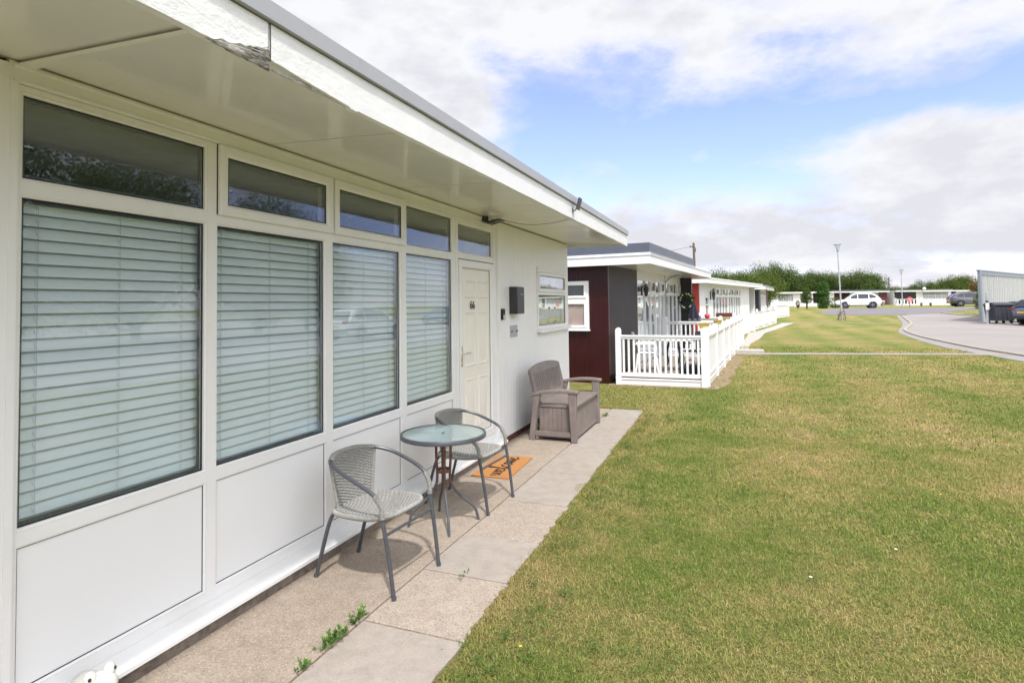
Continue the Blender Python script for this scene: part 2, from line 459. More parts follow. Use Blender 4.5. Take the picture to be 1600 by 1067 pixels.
w.box(.02, .03, 1.0, 1.012, .07, 2.68)
w.build('wall', M['clad_white'], H66)
p = MB(); p.box(-5.15, .085, Y0, 6.38, -.1, .066); p.build('plinth', M['plinth'], H66)
p = MB(); p.box(-5.15, -.02, 6.4, 9.47, -.1, .07); p.build('plinth', M['brick'], H66)
# head board with bead mouldings between window heads and soffit
t = MB(); t.box(-.10, .012, 1.385, 6.36, 2.622, 2.705)
t.tube([(.014,1.4,2.69),(.014,9.49,2.69)], .010, 6); t.tube([(.012,1.4,2.632),(.012,6.36,2.632)], .006, 6)
t.box(-.10, .022, 6.375, 6.44, .07, 2.70); t.box(-.1, .012, 6.36, 6.375, .1, 2.70)
t.box(-.1, .022, 1.385, 1.415, .1, 2.62)
t.build('trim_board', M['upvc'], H66)
# soffit sheets with joints
s = MB(); ys = [Y0-.1, -.4, .6, 1.44, 2.76, 4.22, 5.35, 6.6, 7.75, 9.6]
for a, b in zip(ys[:-1], ys[1:]):
    a += .005; b -= .005
    s.add([(-.02,a,2.712),(.985,a,2.672),(.985,b,2.672),(-.02,b,2.712),(-.02,a,2.724),(.985,a,2.684),(.985,b,2.684),(-.02,b,2.724)],
          [(0,1,2,3),(4,7,6,5),(0,4,5,1),(2,6,7,3),(1,5,6,2),(0,3,7,4)])
for yy in (1.44,):
    s.add([(-.02,yy-.028,2.70),(.98,yy-.028,2.66),(.98,yy+.028,2.66),(-.02,yy+.028,2.70),(-.02,yy-.02,2.688),(.98,yy-.02,2.648),(.98,yy+.02,2.648),(-.02,yy+.02,2.688)],
          [(4,5,6,7),(0,4,7,3),(1,2,6,5),(0,1,5,4),(3,7,6,2)])
s.build('soffit', M['soffit'], H66)
# fascia: one long board whose lower edge has rotted and split away near the joint
def fas_bot(y):
    z = 2.645 + .004*mnoise.noise((y*3, 1, 0))
    if 1.40 < y < 1.74:
        t_ = (y-1.40)/.34
        z += -.004*math.sin(min(1,t_*3)*math.pi) + .078*t_**1.8 + .022*t_*mnoise.noise((y*26, 5, 0))
    elif 1.74 <= y < 2.25: z += .030*max(0, 1-(y-1.74)/.5) + .018*abs(mnoise.noise((y*9, 3, 0)))*max(0, 1-(y-1.74)/.52)
    elif 2.25 <= y < 2.31: z += -.006
    return z
f = MB(); n = 420; yy = [Y0-.1 + (9.63-Y0+.1)*i/n for i in range(n+1)] 
yy = sorted(set(yy + list(np.arange(1.1, 2.4, .006))))
xf, xb, zt = 1.0, .972, 2.822
vs = []
for y in yy:
    b = fas_bot(y); dx = .0015*mnoise.noise((y*4, 0, 2))
    if abs(y-1.745) < .004: dx = -.012
    vs += [(xf+dx, y, b+.004), (xf+dx, y, zt), (xb, y, zt), (xb, y, b), (xf-.005+dx, y, b)]
fs = []
for i in range(len(yy)-1):
    o = i*5; q = o+5
    fs += [(o,q,q+1,o+1), (o+1,q+1,q+2,o+2), (o+2,q+2,q+3,o+3), (o+3,q+3,q+4,o+4), (o+4,q+4,q,o)]
fs += [(4,3,2,1,0)]; e = (len(yy)-1)*5; fs += [(e,e+1,e+2,e+3,e+4)]
f.add(vs, fs)
f.box(-5.2, .972, 9.60, 9.63, 2.67, 2.822)
f.build('fascia', M['fascia'], H66, smooth=40)
# exposed rotten timber at the joint: broken fibres standing proud below the paint
rt = MB(); rr = random.Random(3)
for i in range(90):
    y0 = 1.46 + .27*rr.random()**.6; ln = .05+.13*rr.random(); y1 = min(1.742, y0+ln)
    tt = (y0-1.42)/.32
    z = 2.636 + rr.random()*(.010+.085*max(0,tt)**1.7); r = .003+.005*rr.random(); x = 1.0 - .006*rr.random()
    rt.tube([(x, y0, z-.002), (x+.003, (y0+y1)/2, z+.002*rr.random()), (x, y1, z-.004*rr.random())], [r*.4, r, r*.8], 5)
rt.add([(.996,1.44,2.638),(.996,1.742,2.638),(.996,1.742,2.75),(.996,1.64,2.70),(.996,1.52,2.66)], [(0,1,2,3,4)])
for i in range(16):
    y0 = 1.76+.4*rr.random(); z = 2.648+.012*rr.random()
    rt.tube([(.985, y0, z), (.985, y0+.12, z)], [.004, .003], 5)
rt.build('rotten_edge', M['rot'], H66)
g = MB(); g.box(1.0005, 1.003, 1.7445, 1.7475, 2.67, 2.82); g.build('board_joint', M['gasket'], H66)
# roof and metal edge
r = MB(); r.box(-5.25, .965, Y0-.1, 9.6, 2.735, 2.885); r.build('roof', M['roof_felt'], H66)
r = MB(); r.poly_prism([(.98,2.827),(1.016,2.827),(1.02,2.831),(1.02,2.905),(.94,2.916),(.94,2.895),(.98,2.89)], 'y', Y0-.1, 9.645)
for y in (3.05, 5.9, 8.4): r.box(1.02, 1.0215, y, y+.004, 2.83, 2.906)
r.box(-5.25, .94, 9.6, 9.645, 2.827, 2.914)
r.build('roof_edge', M['trim_grey'], H66)
# room behind the glass
i_ = MB(); i_.box(-4.6, -.13, 1.0, 6.4, 2.60, 2.64)
i_.build('ceiling', M['int_ceiling'], H66)
for (x, y) in ((-.95, 1.95), (-.95, 3.3), (-1.9, 2.6), (-1.9, 4.4), (-.95, 4.8)):
    d = MB(); d.lathe([(.06,2.598),(.055,2.59),(.038,2.59),(.034,2.597)], 20, (x,y,0)); d.build('downlight', M['chrome'], H66)
i_ = MB(); i_.box(-4.65, -4.6, 1.0, 6.4, .1, 2.6); i_.box(-4.6, -.13, .95, 1.0, .1, 2.6); i_.box(-4.6, -.13, 6.4, 6.45, .1, 2.6); i_.build('room_wall', M['interior'], H66)
i_ = MB(); i_.box(-4.6, -.13, 1.0, 6.4, .06, .1); i_.build('floor', M['floor_int'], H66)

def frame_ring(mb, y0, y1, z0, z1, wd, x0, x1, ch=.008):
    """rectangular frame (outer y0..z1) of bar width wd, front at x1, chamfered inner lip"""
    o = [(y0,z0),(y1,z0),(y1,z1),(y0,z1)]
    def ring(d, x): return [(x,y0+d,z0+d),(x,y1-d,z0+d),(x,y1-d,z1-d),(x,y0+d,z1-d)]
    R_ = [ring(0,x0), ring(0,x1-ch*.4), ring(ch*.4,x1), ring(wd-ch*1.6,x1), ring(wd,x1-ch*1.6), ring(wd,x0)]
    vs = [p for q in R_ for p in q]; fs = []
    for k in range(len(R_)-1):
        for i in range(4):
            j = (i+1) % 4; fs.append((k*4+i, k*4+j, k*4+4+j, k*4+4+i))
    mb.add(vs, fs)
def thin_ring(mb, y0, y1, z0, z1, wd, x):
    for a in ((y0,y1,z0,z0+wd),(y0,y1,z1-wd,z1)): mb.box(x-.004, x, *a)
    for a in ((y0,y0+wd,z0+wd,z1-wd),(y1-wd,y1,z0+wd,z1-wd)): mb.box(x-.004, x, *a)
def pane(parent, y0, y1, z0, z1, x, name='pane', mat='glass'):
    g = MB(); g.box(x-.004, x, y0-.008, y1+.008, z0-.008, z1+.008); return g.build(name, M[mat], parent, smooth=0)
def blind(parent, y0, y1, z0, z1, x):
    b = MB(); n = int((z1-z0)/.0525); 
    for k in range(n+1):
        zc = z0 + .02 + k*.0525
        if zc > z1-.03: break
        sag = .0005*math.sin(k*2.7)
        prof = []
        for j in range(6):
            t = j/5 - .5                       # slat nearly closed, slightly crowned
            a = R(68.5); ll = .056*t; cr = .0035*(1-4*t*t)
            prof.append((x + ll*math.cos(a)*-1 + cr*math.sin(a), zc + ll*math.sin(a) + cr*math.cos(a) + sag))
        vs = [(p[0], y0, p[1]) for p in prof] + [(p[0], y1, p[1]+.0004*math.sin(k*1.3)) for p in prof]
        b.add(vs, [(i, i+1, 7+i, 6+i) for i in range(5)])
    b.box(x-.03, x+.025, y0, y1, z1-.03, z1)
    o = b.build('blind', M['blind'], parent, smooth=60)
    c = MB()
    for yy_ in (y0+(y1-y0)*.11, y0+(y1-y0)*.5, y0+(y1-y0)*.87):
        c.tube([(x+.016, yy_, z0), (x+.016, yy_, z1)], .0012, 4)
        for k in range(n): 
            zc = z0+.02+k*.0525
            c.tube([(x+.018, yy_-.006, zc-.012), (x+.014, yy_-.010, zc+.012)], .0012, 4)
    c.build('cord', M['cord'], parent)
bays = [(1.446,2.310), (2.392,3.287), (3.377,4.259), (4.360,5.225)]
outer = [(1.415,2.351), (2.351,3.332), (3.332,4.3095), (4.3095,5.30)]
WIN = 'wide window bays with venetian blinds'
for k, ((a, b), (oa, ob)) in enumerate(zip(bays, outer)):
    W = bpy.data.objects.new('window', None); COL.objects.link(W); W.parent = H66
    fr = MB()
    xf = .0
    # stiles, head, transom, mid rail, bottom rail with stepped beads
    fr.box(-.07, xf, oa, a-.012, .118, 2.62); fr.box(-.07, xf, b+.012, ob, .118, 2.62)
    for z0, z1 in ((2.596,2.62), (2.174,2.229), (.761,.815), (.118,.174)):
        fr.box(-.07, xf-.0005, a-.012, b+.012, z0, z1)
    sash = k in (1, 2)
    if not sash: frame_ring(fr, a-.012, b+.012, 2.229, 2.596, .012, -.05, -.0015, .004)
    frame_ring(fr, a-.012, b+.012, .815, 2.174, .012, -.05, -.0015, .004)
    frame_ring(fr, a-.012, b+.012, .174, .761, .012, -.05, -.0015, .004)
    fr.build('frame', M['upvc'], W, bevel=0)
    gk = MB()
    thin_ring(gk, a, b, .827, 2.162, .008, -.020); thin_ring(gk, a, b, .186, .749, .004, -.012)
    if not sash: thin_ring(gk, a, b, 2.241, 2.584, .006, -.020)
    gk.build('gasket', M['gasket'], W, smooth=0)
    sp = MB(); thin_ring(sp, a+.006, b-.006, .833, 2.156, .014, -.034)
    if not sash: thin_ring(sp, a+.006, b-.006, 2.247, 2.578, .014, -.034)
    sp.build('spacer', M['spacer'], W, smooth=0)
    pane(W, a, b, .827, 2.162, -.022)
    pn = MB(); pn.box(-.03, -.014, a-.006, b+.006, .18, .755); pn.build('panel', M['panel'], W, smooth=0)
    if sash:
        sa, sb = (2.387, 3.352) if k == 1 else (3.372, 4.322)
        S = MB(); frame_ring(S, sa, sb, 2.222, 2.618, .062, .001, .026, .010)
        S.build('sash', M['upvc'], W, smooth=20)
        gk = MB(); thin_ring(gk, sa+.062, sb-.062, 2.284, 2.556, .007, .008); gk.box(.0005,.002,sa-.006,sa,2.222,2.62); gk.build('gasket', M['gasket'], W, smooth=0)
        sp = MB(); thin_ring(sp, sa+.068, sb-.068, 2.29, 2.55, .013, -.008); sp.build('spacer', M['spacer'], W, smooth=0)
        pane(W, sa+.062, sb-.062, 2.284, 2.556, .004)
    else:
        pane(W, a, b, 2.241, 2.584, -.022)
    blind(W, a-.03 if k else a-.01, b+.022, .80, 2.17, -.075)
c = MB(); PR = [(-.02,.119),(.0,.117),(.108,.100),(.118,.092),(.118,.072),(.108,.068),(-.02,.068)]
c.poly_prism(PR, 'y', 1.40, 6.40)
c.build('sill', M['upvc'], H66, smooth=12, recalc=True)
# door
D = bpy.data.objects.new('door', None); COL.objects.link(D); D.parent = H66
d = MB()
d.box(-.07, .002, 5.302, 5.36, .118, 2.62); d.box(-.07, .002, 6.29, 6.36, .118, 2.62)
d.box(-.07, .001, 5.36, 6.29, 2.575, 2.62); d.box(-.07, .001, 5.36, 6.29, 2.19, 2.245); d.box(-.07, .001, 5.36, 6.29, .118, .20)
d.build('frame', M['upvc'], D)
gk = MB(); thin_ring(gk, 5.385, 6.225, 2.252, 2.565, .006, -.018); gk.box(-.02,-.004,5.362,6.288,2.182,2.19); gk.box(-.02,-.002,6.277,6.288,.2,2.19); gk.build('gasket', M['gasket'], D, smooth=0)
d = MB(); frame_ring(d, 5.36, 6.29, 2.243, 2.577, .022, -.05, -.008, .006); d.build('top_light', M['upvc'], D, smooth=20)
pane(D, 5.385, 6.225, 2.252, 2.565, -.020)
d = MB(); frame_ring(d, 5.366, 6.276, .205, 2.180, .085, -.06, .010, .010); d.build('leaf_frame', M['upvc'], D, smooth=20)
gk = MB(); thin_ring(gk, 5.445, 6.197, .284, 2.100, .008, -.010); gk.build('gasket', M['gasket'], D, smooth=0)
d = MB(); d.box(-.05, -.016, 5.446, 6.196, .285, 2.099)
def raised(mb, y0, y1, z0, z1, x):
    q = lambda k, xx: [(xx,y0+k,z0+k),(xx,y1-k,z0+k),(xx,y1-k,z1-k),(xx,y0+k,z1-k)]
    R_ = [q(0,x), q(.010,x+.012), q(.022,x+.006), q(.034,x+.003), q(.075,x+.010)]
    vs = [p for r_ in R_ for p in r_]; fs = []
    for k in range(4):
        for i in range(4):
            j = (i+1) % 4; fs.append((k*4+i,k*4+j,k*4+4+j,k*4+4+i))
    fs.append((16,17,18,19)); mb.add(vs, fs)
for (ya, yb) in ((5.535,5.79), (5.86,6.115)):
    for (za, zb) in ((1.775,1.965), (1.04,1.62), (.37,.91)): raised(d, ya, yb, za, zb, -.016)
d.build('leaf', M['door_cream'], D, smooth=20)
h = MB(); h.box(.010, .018, 5.388, 5.418, 1.06, 1.275); h.tube([(.014,5.403,1.20),(.05,5.403,1.20),(.055,5.415,1.20),(.055,5.53,1.197)], .010, 8)
h.lathe([(.009,.016),(.009,.024),(.004,.026)], 12, (0,5.403,1.10), 'x')
h.build('handle', M['chrome'], D, bevel=.002)
ft = bpy.data.curves.new('house_number', 'FONT'); ft.body = '66'; ft.size = .122; ft.extrude = .002; ft.offset = .0
tmp = bpy.data.objects.new('tmp', ft); COL.objects.link(tmp)
bpy.context.view_layer.update()
me = bpy.data.meshes.new_from_object(tmp.evaluated_get(bpy.context.evaluated_depsgraph_get()))
bpy.data.objects.remove(tmp); bpy.data.curves.remove(ft)
me.transform(Matrix(((0,0,1,-.008),(1,0,0,5.655),(0,1,0,1.660),(0,0,0,1))))
me.materials.clear(); me.materials.append(M['black_plastic'])
o = bpy.data.objects.new('house_number', me); COL.objects.link(o); o.parent = D
# small side window
W = bpy.data.objects.new('window', None); COL.objects.link(W); W.parent = H66
fr = MB(); frame_ring(fr, 7.87, 9.36, 1.34, 2.215, .045, -.07, .012, .006)
fr.box(-.06, .010, 7.915, 9.315, 1.835, 1.88); fr.box(-.01,.02,7.86,9.37,2.215,2.235)
fr.build('frame', M['upvc'], W, smooth=20)
s1 = MB(); frame_ring(s1, 7.90, 9.30, 1.882, 2.168, .05, .0, .030, .008); s1.build('sash', M['upvc'], W, smooth=20)
gk = MB(); thin_ring(gk, 7.95, 9.25, 1.932, 2.118, .008, .012); thin_ring(gk, 7.915, 9.315, 1.385, 1.835, .008, -.008); gk.build('gasket', M['gasket'], W, smooth=0)
pane(W, 7.95, 9.25, 1.932, 2.118, .008, mat='glass_clear'); pane(W, 7.915, 9.315, 1.385, 1.835, -.012, mat='glass_clear')
cu = MB(); cu.grid(lambda u, v: (-.10+.012*math.sin(u*60), 7.88+1.46*u, 1.36+.85*v), 90, 2); cu.build('curtain', M['curtain'], W)
si = MB(); si.add([(-.02,7.84,1.345),(.02,7.84,1.345),(.075,7.84,1.325),(.075,7.84,1.290),(-.02,7.84,1.300),(-.02,9.42,1.345),(.02,9.42,1.345),(.075,9.42,1.325),(.075,9.42,1.290),(-.02,9.42,1.300)],
   [(0,1,6,5),(1,2,7,6),(2,3,8,7),(3,4,9,8),(4,3,2,1,0),(5,6,7,8,9)]); si.build('sill', M['white_gloss'], W)

# ------------------------------------------------ things fixed to the wall
b = thing('key_box', 'dark grey metal post box on the white cladding right of door 66', 'post box', (0,6.78,1.58))
q = MB(); q.box(.002, .105, 0, .26, 0, .345); q.build('body', M['box_grey'], b, bevel=.004)
q = MB(); q.box(.105, .111, .006, .254, .006, .339); q.build('lid', M['box_grey'], b, bevel=.003)
q = MB(); q.lathe([(.011,.111),(.011,.116),(.006,.117)], 14, (0,.15,.245), 'x'); q.build('lock', M['chrome'], b)
b = thing('doorbell', 'small black and silver video doorbell between the door trim and the post box', 'doorbell', (0,6.49,1.515))
q = MB(); q.box(0, .035, 0, .075, 0, .135); q.build('body', M['black_plastic'], b, bevel=.006)
q = MB(); q.box(.0355, .039, .008, .067, .008, .06); q.build('faceplate', M['chrome'], b, bevel=.002)
q = MB(); q.lathe([(.018,.0355),(.018,.040),(.008,.042)], 16, (0,.0375,.098), 'x'); q.build('lens', M['black_plastic'], b)
b = thing('meter_plate', 'pale grey square cover plate with two latches below the dark post box', 'cover plate', (0,6.80,1.285))
q = MB(); q.box(.001, .012, 0, .235, 0, .15); q.build('plate', M['galv'], b, bevel=.002)
for yy_ in (.02, .2):
    q = MB(); q.box(.012, .022, yy_-.02, yy_+.03, .065, .08); q.build('latch', M['dark_grey_metal'], b)
b = thing('security_light', 'black security floodlight under the soffit above the door of chalet 66', 'security light', (.03,5.98,2.69))
q = MB(); q.lathe([(.045,.01),(.045,-.03),(.03,-.045)], 16); q.build('base', M['black_plastic'], b)
q = MB(); q.tube([(.0,0,-.04),(.06,.02,-.055),(.11,.04,-.05)], .014, 8); q.build('arm', M['black_plastic'], b)
q = MB(); q.add([(.03,-.05,-.045),(.20,-.02,-.020),(.20,.14,-.020),(.03,.11,-.045),(.05,-.04,-.075),(.20,-.015,-.032),(.20,.135,-.032),(.05,.10,-.075)],
   [(0,1,2,3),(7,6,5,4),(0,4,5,1),(1,5,6,2),(2,6,7,3),(3,7,4,0)]); q.build('head', M['black_plastic'], b, bevel=.004, recalc=True)
b = thing('solar_panel', 'small tilted solar panel bracketed to the white fascia of chalet 66', 'solar panel', (1.0,6.22,2.79))
q = MB(); q.add([(.05,-.055,-.04),(.05,.065,-.04),(.085,.065,.085),(.085,-.055,.085),(.062,-.055,-.043),(.062,.065,-.043),(.097,.065,.082),(.097,-.055,.082)],
   [(0,1,2,3),(7,6,5,4),(0,4,5,1),(1,5,6,2),(2,6,7,3),(3,7,4,0)]); q.build('panel', M['dark_grey_metal'], b, recalc=True)
q = MB(); q.tube([(.0,0,-.05),(.03,0,-.05),(.06,.0,-.01)], .007, 8); q.box(0,.006,-.02,.02,-.075,-.02); q.build('bracket', M['dark_grey_metal'], b)
cb = MB(); P = []
for i in range(25):
    t_ = i/24; P.append((.13+.87*t_, 6.08+.14*t_+.02*math.sin(t_*9), 2.70-.035*t_-.075*math.sin(math.pi*t_)**1.2-.01))
P.append((1.012, 6.22, 2.74)); cb.tube(P, .0028, 5)
tag(cb.build('cable', M['box_grey']), 'thin dark cable sagging below the soffit between security light and solar panel', 'cable')

# ------------------------------------------------ rattan chairs
def weave(mb, S, nu, nv, r, amp, seg=3, ribs=True):
    """strands along u weaving over ribs along v"""
    def nrm(u, v):
        e = .004; a = Vector(S(min(1,u+e), v)) - Vector(S(max(0,u-e), v)); b = Vector(S(u, min(1,v+e))) - Vector(S(u, max(0,v-e)))
        n_ = a.cross(b); return n_.normalized() if n_.length > 1e-12 else Vector((0,0,1))
    for j in range(nv):
        v = (j+.5)/nv; pts = []
        for i in range(nu*seg+1):
            u = i/(nu*seg); o = amp*math.cos(math.pi*(u*nu + j))
            pts.append(Vector(S(u, v)) + nrm(u, v)*o)
        mb.tube(pts, r, 4, caps=False)
    if ribs:
        for i in range(nu+1):
            u = i/nu; mb.tube([Vector(S(min(max(u,.01),.99), k/14)) for k in range(15)], r*1.15, 4, caps=False)
def ringed(mb, pts, r, pitch=.009, n=8):
    P = catmull(pts, 6); L = [0]
    for a, b in zip(P[:-1], P[1:]): L.append(L[-1] + (b-a).length)
    tot = L[-1]; N = max(4, int(tot/pitch)); out = []; rad = []
    for i in range(N*3+1):
        s_ = tot*i/(N*3); k = max(0, min(len(L)-2, next((q for q in range(len(L)-1) if L[q+1] >= s_), len(L)-2)))
        f_ = (s_-L[k])/max(1e-9, L[k+1]-L[k]); out.append(P[k].lerp(P[k+1], f_)); rad.append(r*(1, 1.16, .92)[i % 3])
    mb.tube(out, rad, n)
def make_chair(label):
    T = thing('rattan_chair', label, 'chair', group='woven patio chairs beside the glass table')
    for sg in (-1, 1):
        q = MB(); q.tube(catmull([(.315,sg*.24,.0), (.285,sg*.245,.22), (.245,sg*.25,.44)], 6), .0125, 10); q.lathe([(.0145,0),(.0145,.02)], 10, (.315,sg*.24,0)); q.build('leg', M['grey_tube'], T)
        q = MB(); q.tube(catmull([(-.315,sg*.20,.0), (-.26,sg*.195,.2), (-.21,sg*.19,.36), (-.17,sg*.185,.415), (-.1,sg*.185,.42)], 6), .0125, 10); q.lathe([(.0145,0),(.0145,.02)], 10, (-.315,sg*.20,0)); q.build('leg', M['grey_tube'], T)
    arm = [(.245,.25,.44), (.235,.255,.53), (.18,.268,.600), (.06,.275,.655), (-.08,.262,.705), (-.19,.205,.735), (-.245,.11,.748), (-.255,0,.752)]
    full = arm + [(x,-y,z) for x,y,z in arm[::-1][1:]]
    q = MB(); q.tube(catmull(full, 8), .0125, 10, caps=True); q.build('arm_hoop', M['grey_tube'], T)
    for sg in (-1, 1):
        q = MB(); ringed(q, [(x,sg*y,z) for x,y,z in [(.243,.2505,.455), (.235,.255,.53), (.195,.2645,.587)]], .0155); q.build('wrapping', M['rattan'], T)
    q = MB(); ringed(q, [(-.19,.205,.735), (-.245,.11,.748), (-.255,0,.752), (-.245,-.11,.748), (-.19,-.205,.735)], .0155)
    q.build('wrapping', M['rattan'], T)
    # seat: rounded-square woven pan with a rolled rim
    def rim(a, k=1.0):
        c_, s_ = math.cos(a), math.sin(a); e = .62
        x = math.copysign(abs(c_)**e, c_)*.235*k; y = math.copysign(abs(s_)**e, s_)*(.245 - .02*(c_ < 0)*abs(c_))*k
        return (x+.015, y, .432 + .012*c_*k)
    q = MB(); pts = [rim(2*math.pi*i/64) for i in range(65)]
    ringed(q, pts[::2], .0145, .008)
    q.build('seat_rim', M['rattan'], T)
    def seat(u, v):
        x = -.215 + .46*v; y = (-.236+.472*u); 
        k = max(.05, 1-abs(2*v-1)**3.23)**.31
        return (x*1.0, y*k, .436 + .012*v - .028*math.sin(math.pi*u)*math.sin(math.pi*v))
    q = MB(); weave(q, seat, 18, 36, .0056, .0056); q.build('seat', M['rattan'], T)
    def back(u, v):
        wd = .165 + .055*v; y = (u*2-1)*wd
        x = -.195 - .055*v + .085*(abs(u*2-1)**2)*(.35+.4*v)
        return (x, y, .425 + .325*v - .012*v*abs(u*2-1)**2)
    q = MB(); weave(q, back, 14, 34, .0056, .0056); q.build('backrest', M['rattan'], T)
    for u in (0, 1):
        q = MB(); ringed(q, [back(u, k/6) for k in range(7)], .009); q.build('back_edge', M['rattan'], T)
    q = MB(); q.tube([(.258,-.245,.36),(.258,.245,.36)], .009, 8); q.build('stretcher', M['grey_tube'], T)
    return T
ch = make_chair('grey woven tub chair nearest the camera, in front of the panels below the blinds')
ch.location = (.507,3.158,0); ch.rotation_euler[2] = -.065
c2 = copy_tree(ch); c2.location = (.475,4.575,0); c2.rotation_euler[2] = -.06
c2['label'] = 'grey woven tub chair behind the glass table, beside the welcome mat'

# ------------------------------------------------ table
T = thing('bistro_table', 'round frosted glass table on a rusty splayed pedestal between two woven chairs', 'table', (.518,4.045,0))
q = MB(); q.lathe([(.0,.694),(.318,.694),(.320,.697),(.318,.700),(.0,.700)], 64, caps=False); q.build('table_top', M['table_glass'], T)
q = MB(); q.lathe([(.316,.672),(.333,.672),(.337,.676),(.337,.698),(.333,.704),(.318,.704),(.316,.700),(.316,.672)], 64, caps=False); q.build('rim', M['grey_tube'], T)
for k in range(4):
    a = R(36 + 90*k); c_, s_ = math.cos(a), math.sin(a)
    q = MB(); q.tube(catmull([(.10*c_,.10*s_,.675), (.062*c_,.062*s_,.64), (.056*c_,.056*s_,.50), (.05*c_,.05*s_,.36), (.075*c_,.075*s_,.27), (.17*c_,.17*s_,.17), (.245*c_,.245*s_,.10), (.275*c_,.275*s_,.0)], 7), .0105, 10)
    q.build('leg', M['rust'], T)
q = MB()
for z, rr_ in ((.61,.058), (.40,.053)): q.lathe([(rr_-.004,z),(rr_+.008,z),(rr_+.008,z+.022),(rr_-.004,z+.022),(rr_-.004,z)], 24, caps=False)
q.box(-.31,.31,-.01,.01,.676,.686); q.box(-.01,.01,-.31,.31,.6765,.6865)
q.build('collar', M['rust'], T)
q = MB(); q.lathe([(.012,.7005),(.012,.703),(.004,.7035)], 14); q.build('centre_cap', M['black_plastic'], T)

# ------------------------------------------------ welcome mat
T = thing('door_mat', 'orange coir welcome mat with black script lying before the door', 'door mat', (.365,5.64,0), .045)
q = MB(); q.grid(lambda u, v: ((u-.5)*.40 + .003*math.sin(v*80), (v-.5)*.80, .012 + .0015*mnoise.noise((u*30, v*60, 0))), 30, 60)
q.box(-.2,.2,-.4,.4,0,.0105); q.build('coir', M['coir'], T)
L = {'w':([[(0,.95),(.12,.3),(.30,0),(.48,.45),(.55,.95)],[(.55,.95),(.62,.25),(.82,.02),(1.0,.4),(1.02,.98),(1.25,.85)]],1.22),
 'e':([[(-.05,.35),(.32,.5),(.45,.82),(.28,1.0),(.06,.62),(.12,.12),(.38,0),(.72,.35)]],.68),
 'l':([[(-.02,.3),(.32,1.2),(.42,2.2),(.24,2.4),(.14,1.3),(.18,.15),(.38,0),(.66,.35)]],.62),
 'c':([[(.52,.82),(.32,1.0),(.06,.6),(.14,.1),(.38,0),(.7,.35)]],.66),
 'o':([[(.36,1.0),(.08,.62),(.14,.1),(.38,.02),(.56,.45),(.42,.95),(.30,.9),(.5,.78),(.78,.86)]],.74),
 'm':([[(0,.9),(.08,.02)],[(.08,.1),(.14,.65),(.34,1.0),(.42,.6),(.42,.02)],[(.42,.1),(.48,.65),(.68,1.0),(.78,.6),(.80,.1),(1.05,.3)]],1.02)}
q = MB(); cx = 0; sc_ = .10; tot = sum(L[c_][1] for c_ in 'welcome')
for c_ in 'welcome':
    for st in L[c_][0]:
        pts = [Vector((-(p_[1]-.75)*sc_ + .0, (cx+p_[0]-tot/2)*sc_*1.22, .0135)) for p_ in st]
        P = catmull([Vector((p_.x, p_.y, p_.z)) for p_ in pts], 8)
        q.tube(P, [.0055+.002*math.sin(i*.5) for i in range(len(P))], 6)
    cx += L[c_][1]
o = q.build('lettering', M['mat_ink'], T)

# ------------------------------------------------ storage bench
T = thing('storage_bench', 'taupe resin storage bench with slatted back at the far end of the patio', 'bench', (.53,7.52,0))
q = MB(); x0, x1, hw = -.215, .262, .575
q.box(x0+.01, x1-.012, -hw+.012, hw-.012, .05, .40)
def grooved_face(mb, a0, a1, z0, z1, fixed, axis, sgn, pitch=.058, g=.006):
    a = a0
    while a < a1-1e-4:
        b = min(a+pitch, a1)
        P = [(a, 0), (a+g*.6, g), (b-g*.6, g), (b, 0)]
        vs = []
        for z in (z0, z1):
            for (t_, d_) in P:
                vs.append((fixed+sgn*d_, t_, z) if axis == 'x' else (t_, fixed+sgn*d_, z))
        mb.add(vs, [(0,1,5,4),(1,2,6,5),(2,3,7,6),(4,5,6,7)]); a = b
grooved_face(q, -hw+.012, hw-.012, .05, .40, x1-.012, 'x', 1)
for sg in (-1, 1): grooved_face(q, x0+.01, x1-.012, .06, .395, sg*(hw-.012), 'y', sg)
q.box(x0, x1+.004, -hw, hw, .03, .062)
q.build('body', M['taupe'], T, recalc=True)
q = MB(); q.box(x0-.01, x1+.02, -hw-.004, hw+.004, .402, .445); q.build('seat', M['taupe'], T, bevel=.010)
for sg in (-1, 1):
    ya, yb = sg*.585, sg*.655
    if ya > yb: ya, yb = yb, ya
    A = bpy.data.objects.new('armrest', None); COL.objects.link(A); A.parent = T
    q = MB(); q.poly_prism([(.225,0),(.298,0),(.290,.3),(.300,.612),(.190,.612),(.205,.40)], 'y', ya, yb); q.build('leg', M['taupe'], A, bevel=.008, recalc=True)
    q = MB(); q.poly_prism([(-.325,0),(-.245,0),(-.205,.40),(-.165,.575),(-.245,.575),(-.27,.40)], 'y', ya, yb); q.build('leg', M['taupe'], A, bevel=.008, recalc=True)
    up = bez((-.30,.575), (-.12,.64), (.12,.655), (.325,.628), 14); lo = bez((.325,.590), (.12,.612), (-.12,.600), (-.30,.535), 14)
    q = MB(); q.poly_prism(up+lo, 'y', ya-.012, yb+.012); q.build('arm', M['taupe'], A, bevel=.008, recalc=True)
    q = MB(); q.poly_prism([(-.25,.06),(.23,.06),(.21,.115),(-.24,.115)], 'y', ya+.015, yb-.015); q.build('rail', M['taupe'], A, recalc=True)
B = bpy.data.objects.new('backrest', None); COL.objects.link(B); B.parent = T
xb_ = lambda z: -.195 - .115*(z-.43)/.48
def bp(y, z, d): return (xb_(z)+d, y, z)
